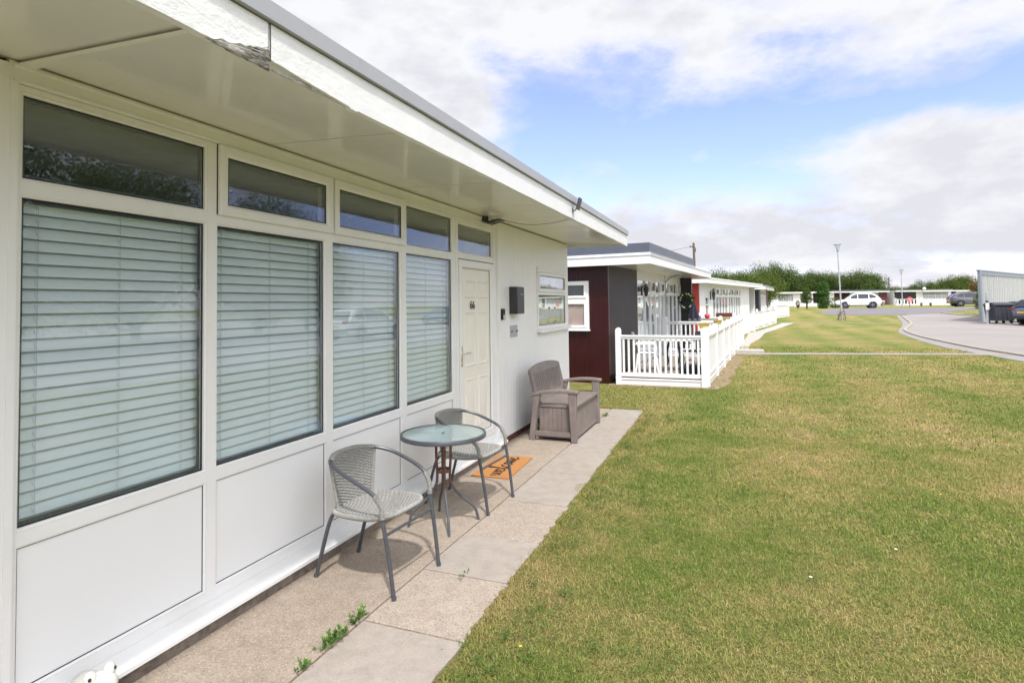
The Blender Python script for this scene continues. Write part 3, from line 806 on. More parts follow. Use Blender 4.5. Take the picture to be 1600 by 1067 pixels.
def back_bar(mb, y0, y1, za, zb, th=.04, n=10):
    ys_ = [y0+(y1-y0)*i/n for i in range(n+1)]
    vs = []
    for y in ys_:
        a = za(y); b = zb(y); vs += [bp(y,a,0), bp(y,b,0), bp(y,b,-th), bp(y,a,-th)]
    fs = [(0,1,2,3)]; 
    for i in range(n):
        o_ = i*4
        for k in range(4): fs.append((o_+k, o_+(k+1)%4, o_+4+(k+1)%4, o_+4+k))
    fs.append((n*4+3,n*4+2,n*4+1,n*4)); mb.add(vs, fs)
top = lambda y: .915 - .055*abs(y/.62)**2.4
q = MB(); back_bar(q, -.62, .62, lambda y: .80, top, .045, 20); back_bar(q, -.60, .60, lambda y: .44, lambda y: .53, .045, 2)
back_bar(q, -.62, -.53, lambda y: .44, lambda y: .80, .045, 1); back_bar(q, .53, .62, lambda y: .44, lambda y: .80, .045, 1)
q.build('back_frame', M['taupe'], B, bevel=.006, recalc=True)
for k in range(15):
    y = -.53 + 1.06*(k+.5)/15
    q = MB(); back_bar(q, y-.019, y+.019, lambda y: .53, lambda y: .80, .014, 1); q.build('slat', M['taupe'], B, bevel=.003, recalc=True)

# ------------------------------------------------ frog ornament
T = thing('frog_ornament', 'white glazed frog figurine at the foot of the wall below the blinds', 'frog figurine', (.165,1.635,0), -.12); T.scale = (.74,.74,.86)
def ell(mb, c, r, n=20, m=14, tilt=0):
    def fn(u, v):
        a = 2*math.pi*u; b = math.pi*(v-.5)*.998
        x, y, z = r[0]*math.cos(b)*math.cos(a), r[1]*math.cos(b)*math.sin(a), r[2]*math.sin(b)
        x, z = x*math.cos(tilt)+z*math.sin(tilt), -x*math.sin(tilt)+z*math.cos(tilt)
        return (c[0]+x, c[1]+y, c[2]+z)
    mb.grid(fn, n, m, True)
q = MB(); ell(q, (-.03,0,.11), (.14,.10,.085), tilt=.45); ell(q, (.075,0,.185), (.085,.085,.055), tilt=.1)
for sg in (-1,1):
    ell(q, (-.07,sg*.095,.07), (.085,.04,.06)); ell(q, (.02,sg*.11,.02), (.08,.03,.02)); ell(q, (.10,sg*.06,.07), (.025,.025,.075)); ell(q, (.125,sg*.065,.012), (.04,.03,.012))
    ell(q, (.07,sg*.05,.235), (.032,.030,.034))
q.build('body', M['ceramic'], T)
for sg in (-1,1):
    q = MB(); ell(q, (.096,sg*.064,.243), (.009,.009,.009), 10, 8); q.build('eye', M['black_plastic'], T)
q = MB(); q.tube([(.16*math.cos(a)*.53+.072, .16*math.sin(a)*.53, .178-.01*math.cos(a*2)) for a in np.linspace(-1.2,1.2,15)], .003, 5); q.build('mouth', M['dark_grey_metal'], T)
q = MB(); ell(q, (.16,.03,.13), (.03,.022,.02)); q.tube([(.10,.06,.12),(.16,.03,.13)], .012, 6); q.build('flute', M['ceramic_tan'], T)
# ================================================================== GROUND
def sheet(xs, ys, dz, name, mat, zfun=gz):
    m = MB(); nx = len(xs)
    m.add([(x, y, zfun(y)+dz) for y in ys for x in xs], [(j*nx+i, j*nx+i+1, (j+1)*nx+i+1, (j+1)*nx+i) for j in range(len(ys)-1) for i in range(nx-1)])
    return struct(m.build(name, mat, smooth=60))
ys = [-60,-20,-8] + [i*1.0 for i in range(-4, 110)] + [120,150,200,300,500,900,1600]
xs = [-1200,-500,-200,-80,-30,-10,-5,-.15,1,2,3,4,5,6,8,10,12,15,20,25,30,40,60,100,200,500,1200]
sheet(xs, ys, -.016, 'lawn', M['lawn'])
def polysheet(pts, dz, name, mat, sub=1.5, zfun=gz):
    """flat outline laid on the ground (follows its rise)"""
    bm = bmesh.new(); vs = [bm.verts.new((x, y, 0)) for x, y in pts]; f = bm.faces.new(vs)
    ymin, ymax = min(p[1] for p in pts), max(p[1] for p in pts); y = math.floor(ymin)+1.0
    while y < ymax:
        g_ = bm.verts[:] + bm.edges[:] + bm.faces[:]
        bmesh.ops.bisect_plane(bm, geom=g_, plane_co=(0, y, 0), plane_no=(0, 1, 0)); y += sub
    for v in bm.verts: v.co.z = zfun(v.co.y) + dz
    bm.normal_update()
    for f in bm.faces:
        if f.normal.z < 0: f.normal_flip()
    me = bpy.data.meshes.new(name); bm.to_mesh(me); bm.free(); me.materials.append(mat)
    o = bpy.data.objects.new(name, me); COL.objects.link(o); return struct(o)
# patio: cast strip along the wall and a row of slabs outside it
def slab(x0, x1, y0, y1, mat, zt, name='pavement', seed=0, jag=.0):
    rr_ = random.Random(seed); m = MB(); n = 14; top = []
    for i in range(n+1): top.append((x1 + jag*(rr_.random()-.5), y0+(y1-y0)*i/n))
    out = [(x0,y0)] + top + [(x0,y1)]
    c_ = .004; k = len(out); cx_, cy_ = (x0+x1)/2, (y0+y1)/2
    ins = [(x+(c_ if x < cx_ else -c_), y+(c_ if y < cy_-.3*(y1-y0) else -c_ if y > cy_+.3*(y1-y0) else 0)) for x, y in out]
    vs = [(x,y,-.06) for x,y in out] + [(x,y,zt-.004) for x,y in out] + [(x,y,zt) for x,y in ins]
    fs = [tuple(range(2*k, 3*k))]
    for r_ in (0, k):
        for i in range(k): j = (i+1) % k; fs.append((r_+i, r_+j, r_+k+j, r_+k+i))
    m.add(vs, fs); return struct(m.build(name, mat, smooth=30))
for i, (a, b) in enumerate(((-3.5, 1.2), (1.2, 3.62), (3.62, 5.05), (5.05, 7.3), (7.3, 9.28))):
    slab(-.005, .752, a+.004, b-.004, M['strip'], 0.0, seed=i)
rows = [(-3.5,.6,'slab_smooth'),(.6,1.4,'slab_grit'),(1.4,2.67,'slab_smooth'),(2.67,3.31,'slab_grit'),(3.31,3.93,'slab_smooth'),(3.93,4.72,'slab_grit'),(4.72,5.63,'slab_smooth'),(5.63,6.6,'slab_pale'),(6.6,7.83,'slab_smooth'),(7.83,8.62,'slab_pale'),(8.62,9.3,'slab_smooth')]
for i, (a, b, m_) in enumerate(rows):
    slab(.764, 1.385 - .012*i, a+.005, b-.005, M[m_], -.001 + .0025*math.sin(i*2.1), seed=20+i, jag=.035 if m_ == 'slab_grit' else .012)
polysheet([(-.01,-4),(1.34,-4),(1.28,9.3),(-.01,9.3)], -.012, 'soil_bed', M['soil'], zfun=lambda y: 0)
# path across the lawn, white step, dry soil beside the fence, paving in front of the second fence
PATHP = [(2.35,20.05),(3.4,20.15),(5,20.55),(7,20.95),(9,21.35),(10.45,21.55),(10.4,22.35),(9,22.0),(7,21.55),(5,21.2),(3.4,20.85),(2.4,20.75)]
polysheet(PATHP, -.004, 'path', M['path'])
polysheet([(4.2,44.6),(8,44.7),(12.6,44.2),(12.7,44.6),(8,45.1),(4.2,45.0)], -.006, 'path', M['path'])
s = MB(); s.box(2.42,3.45,20.72,21.28,-.02,.085); struct(s.build('step', M['white_concrete'], bevel=.01))
so = MB(); random.seed(5)
e1 = [(2.06+.0*i, 12.3+.5*i) for i in range(16)]
polysheet([(1.98,12.15),(2.3,12.1)] + [(2.45+.035*i+.07*math.sin(i*2.3), 12.6+.6*i) for i in range(12)] + [(2.62,19.9),(2.4,19.9)], -.007, 'soil', M['soil'])
polysheet([(.1,11.95),(2.3,12.0),(2.3,12.25),(.1,12.25)], -.008, 'soil', M['soil'])
polysheet([(2.55,20.9),(2.95,21.3),(3.1,25),(3.6,29),(4.0,34),(5.2,40),(6.4,45),(5.6,45),(4.6,40),(3.2,34),(2.85,26)], -.008, 'pavement', M['white_concrete'])
# roads: worn pale access road, grey main road, verge strip and painted edge kerb
KERB = [(11.2,8),(10.7,17),(10.5,21.36),(10.28,24),(10.29,27.31),(10.45,31.35),(11.0,36.2),(11.5,38.6),(12.3,41.3),(13.12,44.29),(13.71,47.72),(14.5,52.5)]
VERGE = [(10.6,8),(10.0,17),(9.7,21.4),(9.44,24),(9.6,27.5),(9.95,31.4),(10.4,35.2),(11.2,38.6),(12.04,41.68),(12.9,45.5),(13.55,49.23),(14.2,53.0)]
polysheet(VERGE + KERB[::-1], -.009, 'verge', M['verge'])
polysheet([(p[0]+.05,p[1]) for p in KERB] + [(15.2,54.3),(18.0,56.6),(18.6,53.2),(22.5,50.2),(34,52),(60,52),(60,8)], -.007, 'road', M['asphalt_pale'])
polysheet([(9.3,57.3),(9.9,54.7),(14.4,53.9),(15.2,54.3),(18.1,56.7),(20.5,60.5),(24,62.5),(34,63),(90,64),(90,74),(30,73.2),(22,73),(17.5,73.4),(13.5,71.5),(11.4,67),(10.1,61)], -.004, 'road', M['asphalt_dark'])
k_ = MB()
def ribbon(pts, wd, h, m):
    P = catmull([Vector((x,y,0)) for x,y in pts], 6); vs = []
    for i, p_ in enumerate(P):
        t_ = (P[min(i+1,len(P)-1)]-P[max(i-1,0)]).normalized(); n_ = Vector((t_.y,-t_.x,0)); z = gz(p_.y)
        for s_, zz in ((-wd/2,-.03),(-wd/2,h),(wd/2,h),(wd/2,-.03)): q_ = p_+n_*s_; vs.append((q_.x,q_.y,z+zz))
    fs = [(i*4+k,i*4+k+1,i*4+5+k,i*4+4+k) for i in range(len(P)-1) for k in range(3)]
    m.add(vs, fs)
ribbon(KERB, .16, .045, k_); struct(k_.build('kerb', M['concrete_kerb'], smooth=40, recalc=True))
k_ = MB(); ribbon([(18.15,56.6),(18.25,54.6),(18.75,53.1),(20,51.8),(22.4,50.2)], .25, .06, k_); struct(k_.build('kerb', M['concrete_kerb'], smooth=40, recalc=True))

def leaf_card(mb, c, d, n_, ln, wd):
    """one diamond leaf at c pointing along d, normal n_"""
    s_ = d.cross(n_)
    if s_.length < 1e-6: s_ = d.orthogonal()
    s_ = s_.normalized()*wd*.5
    mb.add([c, c+d*ln*.45+s_, c+d*ln, c+d*ln*.45-s_], [(0,1,2,3)])
# ---- grass blades: one mesh of short mown blades, thinning out with distance
def grass():
    V = []; 
    zones = [(1.2, 3.0, 15000, 1.0, .0115, .0035), (3.0, 4.8, 11000, 1.0, .012, .004), (4.8, 8.0, 5000, 1.25, .015, .006), (8.0, 14, 1300, 1.7, .020, .010), (14, 24, 330, 2.6, .024, .018)]
    B = []
    for (ya, yb, dens, sc, hh, ww) in zones:
        xa, xb = -.2, 5.0 + .42*yb
        n = int((yb-ya)*(xb-xa)*dens)
        x = RNG.uniform(xa, xb, n); y = RNG.uniform(ya, yb, n)
        ax = np.where(y < 9.3, 1.37 - .0125*(y-2) + .030*np.sin(y*3.3) + .024*np.sin(y*7.9+1) + .018*np.sin(y*17.3+2) + .014*np.sin(y*41), -.02)
        keep = (x > ax) & (x < 4.6 + .40*y)
        keep &= ~((y > 12.1) & (x < 2.05 + .058*(y-12.25)))
        keep &= ~((y > 12.2) & (y < 20) & (x < 2.45+.06*(y-12.3)) & (RNG.random(n) < .62))
        keep &= ~((y > 11.9) & (y < 12.3) & (x < 2.3) & (RNG.random(n) < .7))
        yc = 20.42 + .2*(x-3.4)
        keep &= ~((np.abs(y - yc) < .42) & (x < 10.4)); keep &= x < 9.6
        keep &= ~((x > 2.4) & (x < 3.5) & (y > 20.6) & (y < 21.35))
        B.append(np.stack([x[keep], y[keep], np.full(keep.sum(), hh), np.full(keep.sum(), ww)], 1))
    # a shaggier fringe along the slab edge
    n = 9000; y = RNG.uniform(1.3, 9.4, n); x = 1.37 - .0125*(y-2) + .030*np.sin(y*3.3) + .024*np.sin(y*7.9+1) + .018*np.sin(y*17.3+2) + .014*np.sin(y*41) + np.abs(RNG.normal(0, .05, n)) - .005
    B.append(np.stack([x, y, np.full(n, .016), np.full(n, .0035)], 1))
    n = 2200; x = RNG.uniform(-.02, 1.32, n); y = 9.31 + np.abs(RNG.normal(0, .06, n)); B.append(np.stack([x, y, np.full(n, .024), np.full(n, .004)], 1))
    B = np.concatenate(B); n = len(B)
    ang = RNG.uniform(0, 2*np.pi, n); lean = np.abs(RNG.normal(1.15, .45, n)).clip(.05, 1.5); h = B[:,2]*RNG.uniform(.55, 1.5, n); wdt = B[:,3]*RNG.uniform(.6, 1.3, n)
    L_ = h*2.0
    dx, dy = np.cos(ang), np.sin(ang); px, py = -dy, dx
    base = np.stack([B[:,0], B[:,1], np.full(n, -.018)], 1)
    tw = RNG.uniform(-.5, .5, n)
    mid = base + np.stack([dx*L_*.5*np.sin(lean*.6), dy*L_*.5*np.sin(lean*.6), L_*.5*np.cos(lean*.6)], 1)
    tip = mid + np.stack([dx*L_*.5*np.sin(lean*1.15), dy*L_*.5*np.sin(lean*1.15), L_*.5*np.cos(lean*1.15)], 1)
    side = np.stack([px*wdt*.5, py*wdt*.5, tw*wdt*.3], 1)
    co = np.empty((n, 5, 3)); co[:,0] = base-side; co[:,1] = base+side; co[:,2] = mid+side*.8; co[:,3] = mid-side*.8; co[:,4] = tip
    me = bpy.data.meshes.new('grass'); me.vertices.add(n*5); me.vertices.foreach_set('co', co.ravel())
    idx = (np.arange(n)[:,None]*5 + np.array([0,1,2,3, 3,2,4])[None]).ravel()
    me.loops.add(n*7); me.loops.foreach_set('vertex_index', idx)
    me.polygons.add(n*2); st = np.empty((n,2), int); st[:,0] = np.arange(n)*7; st[:,1] = st[:,0]+4
    me.polygons.foreach_set('loop_start', st.ravel()); me.update(calc_edges=True); me.validate()
    me.materials.append(M['blade'])
    o = bpy.data.objects.new('grass', me); COL.objects.link(o); o['kind'] = 'stuff'
    return n
grass()
# clover and plantain rosettes in the turf
cl_ = MB(); rr_ = random.Random(21)
for i in range(130):
    y0 = rr_.uniform(1.8, 9) if i < 80 else rr_.uniform(2, 14); x0 = (1.45 + abs(rr_.gauss(0,.22)) - .0125*(y0-2)) if i < 80 else rr_.uniform(1.6, 3+.4*y0)
    R_ = rr_.uniform(.03,.11); n_ = int(12+R_*420)
    for k in range(n_):
        a = rr_.random()*6.283; r_ = R_*math.sqrt(rr_.random()); c_ = Vector((x0+r_*math.cos(a), y0+r_*math.sin(a)*1.3, rr_.uniform(.006,.022)))
        d_ = Vector((rr_.uniform(-1,1), rr_.uniform(-1,1), rr_.uniform(-.1,.35))).normalized(); leaf_card(cl_, c_, d_, Vector((rr_.uniform(-.3,.3),rr_.uniform(-.3,.3),1)).normalized(), rr_.uniform(.010,.019), rr_.uniform(.008,.013))
o = cl_.build('clover', M['weed_dull'], smooth=0); o['kind'] = 'stuff'
# little yellow and white flowers sprinkled in the lawn, nobody could count them
fl = MB()
for i in range(60):
    y = RNG.uniform(2.4, 22); x = RNG.uniform(1.5, 2.8+.45*y)
    if y > 11.8 and x < 2.9: continue
    fl.cur = 0 if RNG.random() < .75 else 1; r_ = RNG.uniform(.005, .008)*(1+.03*y); zz = RNG.uniform(.018,.028)
    for k in range(5):
        a = k*1.2566; c_, s_ = math.cos(a)*r_, math.sin(a)*r_
        fl.add([(x,y,zz),(x+c_-s_*.5,y+s_+c_*.5,zz+.004),(x+c_*1.3,y+s_*1.3,zz+.003),(x+c_+s_*.5,y+s_-c_*.5,zz+.004)], [(0,1,2,3)])
o = fl.build('flowers', [M['yellow_flower'], M['white_petal']], smooth=0); o['kind'] = 'stuff'

def weed(x, y, r_, h_, n, label):
    T = thing('weed', label, 'weed', (x,y,0)); q = MB(); rr_ = random.Random(int(x*1000+y*77))
    for i in range(n):
        a = rr_.random()*6.283; el_ = rr_.uniform(.15, 1.2); d = Vector((math.cos(a)*math.cos(el_)*.7, math.sin(a)*math.cos(el_)*1.2, math.sin(el_))).normalized()
        st = Vector((rr_.uniform(-.3,.3)*r_*.6, rr_.uniform(-1,1)*r_*.8, .0)); p_ = st + d*h_*rr_.uniform(.2,1)
        q.tube([st, p_], .0012, 3)
        for k in range(3):
            dd = (d + Vector((rr_.uniform(-1,1), rr_.uniform(-1,1), rr_.uniform(-.2,.8)))*.9).normalized()
            k_ = min(1, .35+h_/.07); leaf_card(q, p_, dd, Vector((0,0,1)), rr_.uniform(.015,.03)*k_, rr_.uniform(.009,.016)*k_)
    q.build('leaves', M['weed'], T, smooth=0)
weed(.735, 2.66, .05, .045, 30, 'small leafy green weed in the slab joint below the nearest woven chair')
weed(.742, 2.44, .10, .05, 52, 'largest leafy weed spreading along the slab joint towards the camera')
weed(.748, 2.20, .03, .035, 16, 'tiny weed sprout in the slab joint at the bottom of the photo')
weed(.80, 8.66, .05, .05, 26, 'small weed between the slabs beside the storage bench')
weed(1.05, 3.31, .09, .012, 16, 'low mossy weed in the cross joint between two patio slabs')
weed(.03, 2.02, .03, .05, 14, 'dark green weed growing under the sill of the white chalet')

# ================================================================== OTHER CHALETS
def part_empty(name, parent):
    o = bpy.data.objects.new(name, None); COL.objects.link(o); o.parent = parent; return o
def chalet(name, label, loc, rot, length, depth, segs, side, sof, over, oside, fas=.17, trim=None, trim_to=None, roofz=None, hgt=None, far=False, group='flat-roofed holiday chalets in the curving row', side_win=None):
    """local frame: +y along the facade, +x out of it"""
    T = thing(name, label, 'chalet', loc, rot, group)
    w_ = {}
    def wb(mat, k=''): return w_.setdefault((mat, k), MB())
    wb(side).box(-depth, -.001, -.10, 0.0, -.3, sof)
    if side in ('clad_red','clad_bright_red','clad_rust','clad_white','clad_black') and not far:
        x = -depth
        while x < -.001:
            b_ = min(x+.11, -.001); wb(side).add([(x,-.101,-.3),(x+.006,-.106,-.3),(b_-.006,-.106,-.3),(b_,-.101,-.3),(x,-.101,sof),(x+.006,-.106,sof),(b_-.006,-.106,sof),(b_,-.101,sof)], [(0,1,5,4),(1,2,6,5),(2,3,7,6)]); x = b_
    wb(segs[-1][3]).box(-depth, -.001, length-.1, length, -.3, sof)
    wb('interior').box(-depth, -depth+.1, 0, length-.1, -.3, sof)
    wb('interior').box(-depth+.1, -.2, .01, length-.11, .0, .08)
    for si_, sg in enumerate(segs):
        kind, a, b, mat = sg[:4]
        if kind == 'wall':
            wb(mat, si_).box(-.1, -.002, a, b, -.3, sof)
            if not far: planks_x(wb(mat, si_), a, b, -.3, sof, .004, .11)
        elif kind == 'gap':
            wb(mat, si_).box(-1.6, -1.5, a, b, -.3, sof); wb(mat, si_).box(-1.5, -.1, a, a+.06, -.3, sof)
        elif kind in ('win', 'door'):
            n = sg[4]; zb_, zt_, zh = sg[5]
            if zb_ > .12: wb(sg[6] if len(sg) > 6 else 'clad_white', str(si_)+'b').box(-.1, -.002, a, b, -.3, zb_)
            wb('clad_white', si_).box(-.1, -.001, a, b, zh, sof)
            W = part_empty('door' if kind == 'door' else 'window', T)
            fr = MB(); bw = .05; st = (b-a)/n
            for i in range(n+1):
                y = a+st*i; fr.box(-.06, .0, max(a, y-bw/2), min(b, y+bw/2), zb_, zh)
            for z in ((zb_, zb_+.06), (zt_-.04, zt_+.04), (zh-.05, zh)):
                for i in range(n): fr.box(-.058, -.002, a+st*i+bw/2 if i else a+bw/2, a+st*(i+1)-bw/2, *z)
            if kind == 'win' and not far:
                for i in range(n):
                    if i % 2: frame_ring(fr, a+st*i+bw*.4, a+st*(i+1)-bw*.4, zt_+.035, zh-.045, .045, -.01, .015, .006)
            fr.build('frame', M['upvc'], W, smooth=20)
            g_ = MB(); g_.box(-.035, -.031, a+.02, b-.02, zb_+.03, zh-.02); g_.build('pane', M['glass_clear'], W, smooth=0)
            if kind == 'win':
                cu = MB(); cu.grid(lambda u, v: (-.14+.012*math.sin(u*(b-a)*40), a+.02+(b-a-.04)*u, zb_+.06+(zt_-zb_-.1)*v), max(12, int((b-a)*24)), 2)
                cu.build('curtain', M[sg[7] if len(sg) > 7 else 'curtain'], W)
            else:
                dd = MB(); dd.box(-.06,-.04,a+.05,b-.05,zb_,zt_-.04); dd.build('leaf', M['plastic_white'], W)
        elif kind == 'smallwin':
            wb(mat, si_).box(-.1, -.002, a, b, -.3, sg[4]); wb(mat, si_).box(-.1, -.002, a, b, sg[5], sof)
            W = part_empty('window', T); fr = MB(); frame_ring(fr, a+.01, b-.01, sg[4], sg[5], .06, -.08, .02, .008); zm = sg[4]+(sg[5]-sg[4])*.62; fr.box(-.06,.016,a+.07,b-.07,zm-.03,zm+.03)
            fr.build('frame', M['upvc'], W, smooth=20)
            g_ = MB(); g_.box(-.02,-.016,a+.06,b-.06,sg[4]+.05,sg[5]-.05); g_.build('pane', M['glass_clear'], W, smooth=0)
            cu = MB(); cu.grid(lambda u, v: (-.12+.01*math.sin(u*50), a+(b-a)*u, sg[4]+(sg[5]-sg[4])*v), 40, 2); cu.build('curtain', M['curtain'], W)
    for (mt, _k), mb in w_.items(): mb.build('wall', M[mt], T)
    if side_win:
        xa, xb2, za, zb2 = side_win
        W = part_empty('window', T); fr = MB(); 
        for bx in ((xa,xa+.06,za,zb2),(xb2-.06,xb2,za,zb2),(xa+.06,xb2-.06,za,za+.06),(xa+.06,xb2-.06,zb2-.06,zb2),(xa+.06,xb2-.06,za+(zb2-za)*.56,za+(zb2-za)*.66)): fr.box(bx[0],bx[1],-.15,-.10,bx[2],bx[3])
        for q0, q1 in ((za+.04, za+(zb2-za)*.57), (za+(zb2-za)*.65, zb2-.04)):
            for bx in ((xa+.05,xa+.10,q0,q1),(xb2-.10,xb2-.05,q0,q1),(xa+.10,xb2-.10,q0,q0+.05),(xa+.10,xb2-.10,q1-.05,q1)): fr.box(bx[0],bx[1],-.17,-.15,bx[2],bx[3])
        fr.box(xa-.02,xb2+.02,-.19,-.10,za-.035,za-.002)
        fr.build('frame', M['upvc'], W, bevel=.004)
        g_ = MB(); g_.box(xa+.08,xb2-.08,-.135,-.131,za+.08,zb2-.08); g_.build('pane', M['glass_clear'], W, smooth=0)
        cu = MB(); cu.box(xa+.05,xb2-.05,-.125,-.108,za+.04,zb2-.45); cu.build('curtain', M['curtain_pink'], W)
        cu = MB(); cu.box(xa+.05,xb2-.05,-.125,-.108,zb2-.45,zb2-.04); cu.build('blind', M['spacer'], W)
    ya, yb = -oside, length+ (.0 if far else .1)
    s_ = MB(); s_.box(-depth-.1, over-.03, ya+.03, yb-.03, sof+.001, sof+.03); s_.build('soffit', M['soffit'], T)
    f_ = MB()
    f_.box(over-.03, over, ya, yb, sof-.03, sof+fas); f_.box(-depth-.1, over-.03, ya, ya+.03, sof-.03, sof+fas); f_.box(-depth-.1, over-.03, yb-.03, yb, sof-.03, sof+fas)
    if not far:
        f_.box(over, over+.018, ya-.018, yb, sof+fas-.055, sof+fas); f_.box(-depth-.1, over, ya-.018, ya, sof+fas-.055, sof+fas)
    f_.build('fascia', M['white_gloss'], T, bevel=0 if far else .003)
    tz = sof+fas
    if trim:
        tb = trim_to if trim_to else yb
        t_ = MB(); t_.box(over-.08, over-.01, ya+.01, tb, tz, tz+trim[1]); t_.box(-depth-.1, over-.08, ya+.01, ya+.08, tz, tz+trim[1])
        t_.add([(over-.01,ya+.01,tz),(over+.03,ya-.03,tz-.012),(over+.03,tb,tz-.012),(over-.01,tb,tz)],[(0,1,2,3),(3,2,1,0)])
        t_.build('roof_edge', M[trim[0]], T)
    r_ = MB(); r_.box(-depth-.08, over-.09, ya+.09, yb-.04, sof+.04, tz+ (trim[1]-.03 if trim and not trim_to else .015)); r_.build('roof', M['roof_felt'], T)
    return T
ROW = 'flat-roofed holiday chalets in the curving row'
zz3 = (.10, 1.98, 2.36)
H2 = chalet('holiday_chalet', 'dark maroon chalet with slate roof edge and white picket terrace next to the foreground chalet', (.12,12.35,-.03), R(-5.4), 8.1, 6,
  [('wall',0,2.31,'clad_brown'), ('door',2.33,3.17,'upvc',1,zz3), ('win',3.17,5.55,'upvc',4,zz3,'clad_white'), ('win',5.62,8.1,'upvc',4,zz3,'clad_white')],
  'clad_red', 2.55, .99, .45, .20, ('trim_dark', .20), 4.9, side_win=(-1.55,-.43,1.17,2.22))
q = MB(); q.box(.006, .36, 8.04, 8.2, 0, 2.55); q.build('wall', M['clad_black'], H2)
q = MB(); q.tube([(.01,5.585,.1),(.01,5.585,2.35),(.2,5.585,2.5),(.5,5.585,2.545)], .03, 8); q.build('downpipe', M['galv'], H2)
H3 = chalet('holiday_chalet', 'white chalet with bright red end wall, second along the row behind the maroon one', (1.25,24.35,-.02), R(-11.3), 12.0, 6,
  [('wall',0,.85,'clad_white'), ('smallwin',.85,1.55,'clad_white',1.05,1.95), ('wall',1.55,2.2,'clad_white'), ('win',2.2,5.1,'upvc',5,zz3,'clad_white'), ('wall',5.1,5.25,'clad_white'), ('win',5.25,8.0,'upvc',5,zz3,'clad_white'), ('wall',8.0,10.3,'clad_white')],
  'clad_bright_red', 2.50, .42, .55, .20)
H4 = chalet('holiday_chalet', 'chalet with a black corner wall, third along the row before the far cross row', (4.0,42.1,gz(42)), R(-7), 7.0, 6,
  [('wall',0,1.1,'clad_black'), ('win',1.1,5.4,'upvc',7,zz3,'clad_white'), ('wall',5.4,7.0,'clad_rust')], 'clad_black', 2.42, .45, .55, .18, ('trim_dark', .10))
# gap of wall between H3 and H4 seen over the fences
# ---- far cross row, facing the camera
def far_chalet(label, cx_, cy_, ang, length, segs, sof=2.28, trim=None, side='clad_white'):
    return chalet('holiday_chalet', label, (cx_, cy_, .80), ang, length, 6, segs, side, sof, .7, .2, .17, trim, None, far=True, group='distant chalets across the far road')
zf = (.75, 1.7, 2.1)
def fpt(D, u):     # ground point at camera depth D and sideways offset
    F_ = Vector((-math.sin(.37368), math.cos(.37368))); R_ = Vector((math.cos(.37368), math.sin(.37368)))
    p_ = Vector((2.7, 0)) + F_*D + R_*(u-800)/900*D; return p_.x, p_.y
# local +y runs along the facade towards the viewer's right
AF = R(-68.6)
def facade(D, u_right, u_left, segs, label, **kw):
    k_ = D/900; x_, y_ = fpt(D, u_left)
    ss = []
    for s_ in segs[::-1]:
        ss.append((s_[0], (s_[2]-u_left)*k_, (s_[1]-u_left)*k_) + tuple(s_[3:]))
    return far_chalet(label, x_, y_, AF, (u_right-u_left)*k_, ss, **kw)
facade(102, 1296, 1205, [('wall',1296,1288,'clad_white'),('gap',1288,1270,'clad_black'),('wall',1270,1262,'clad_white'),('gap',1262,1250,'curtain'),('wall',1250,1239,'clad_white'),('win',1239,1216,'upvc',6,zf,'clad_white'),('wall',1216,1205,'clad_white')],
  'distant white chalet with a long ribbon of windows, behind the clipped topiary')
facade(101.6, 1386, 1297, [('wall',1386,1372,'clad_rust'),('win',1372,1328,'upvc',6,zf,'clad_white'),('gap',1328,1303,'clad_rust'),('wall',1303,1297,'clad_white')],
  'distant chalet with dark red end wall behind the white parked car', trim=('trim_dark', .22))
facade(101, 1484, 1397, [('wall',1484,1481,'clad_white'),('win',1481,1441,'upvc',4,zf,'clad_white'),('wall',1441,1431,'clad_white'),('wall',1431,1397,'clad_black')],
  'distant white and black chalet behind the balustrade and red sign', trim=('roof_felt', .16))
x_, y_ = fpt(108, 1398)
b = thing('garden_shed', 'dark shed with a small white window between two distant chalets', 'shed', (x_,y_,.8), AF)
q = MB(); q.box(-2,0,0,1.55,-.2,2.05); q.build('wall', M['clad_black'], b)
q = MB(); q.box(-2.1,.1,-.1,1.65,2.05,2.18); q.build('roof', M['white_gloss'], b)
q = MB(); q.box(0,.03,.25,.75,1.1,1.8); W = q.build('window', M['upvc'], b); q = MB(); q.box(.03,.035,.38,.62,1.25,1.65); q.build('pane', M['glass_dark'], W)
facade(104, 1540, 1486, [('wall',1540,1512,'clad_rust'),('win',1512,1500,'upvc',2,zf,'clad_white'),('wall',1500,1494,'clad_white'),('wall',1494,1486,'clad_black')],
  'distant chalet half hidden behind the dark grey car and the corrugated screen')

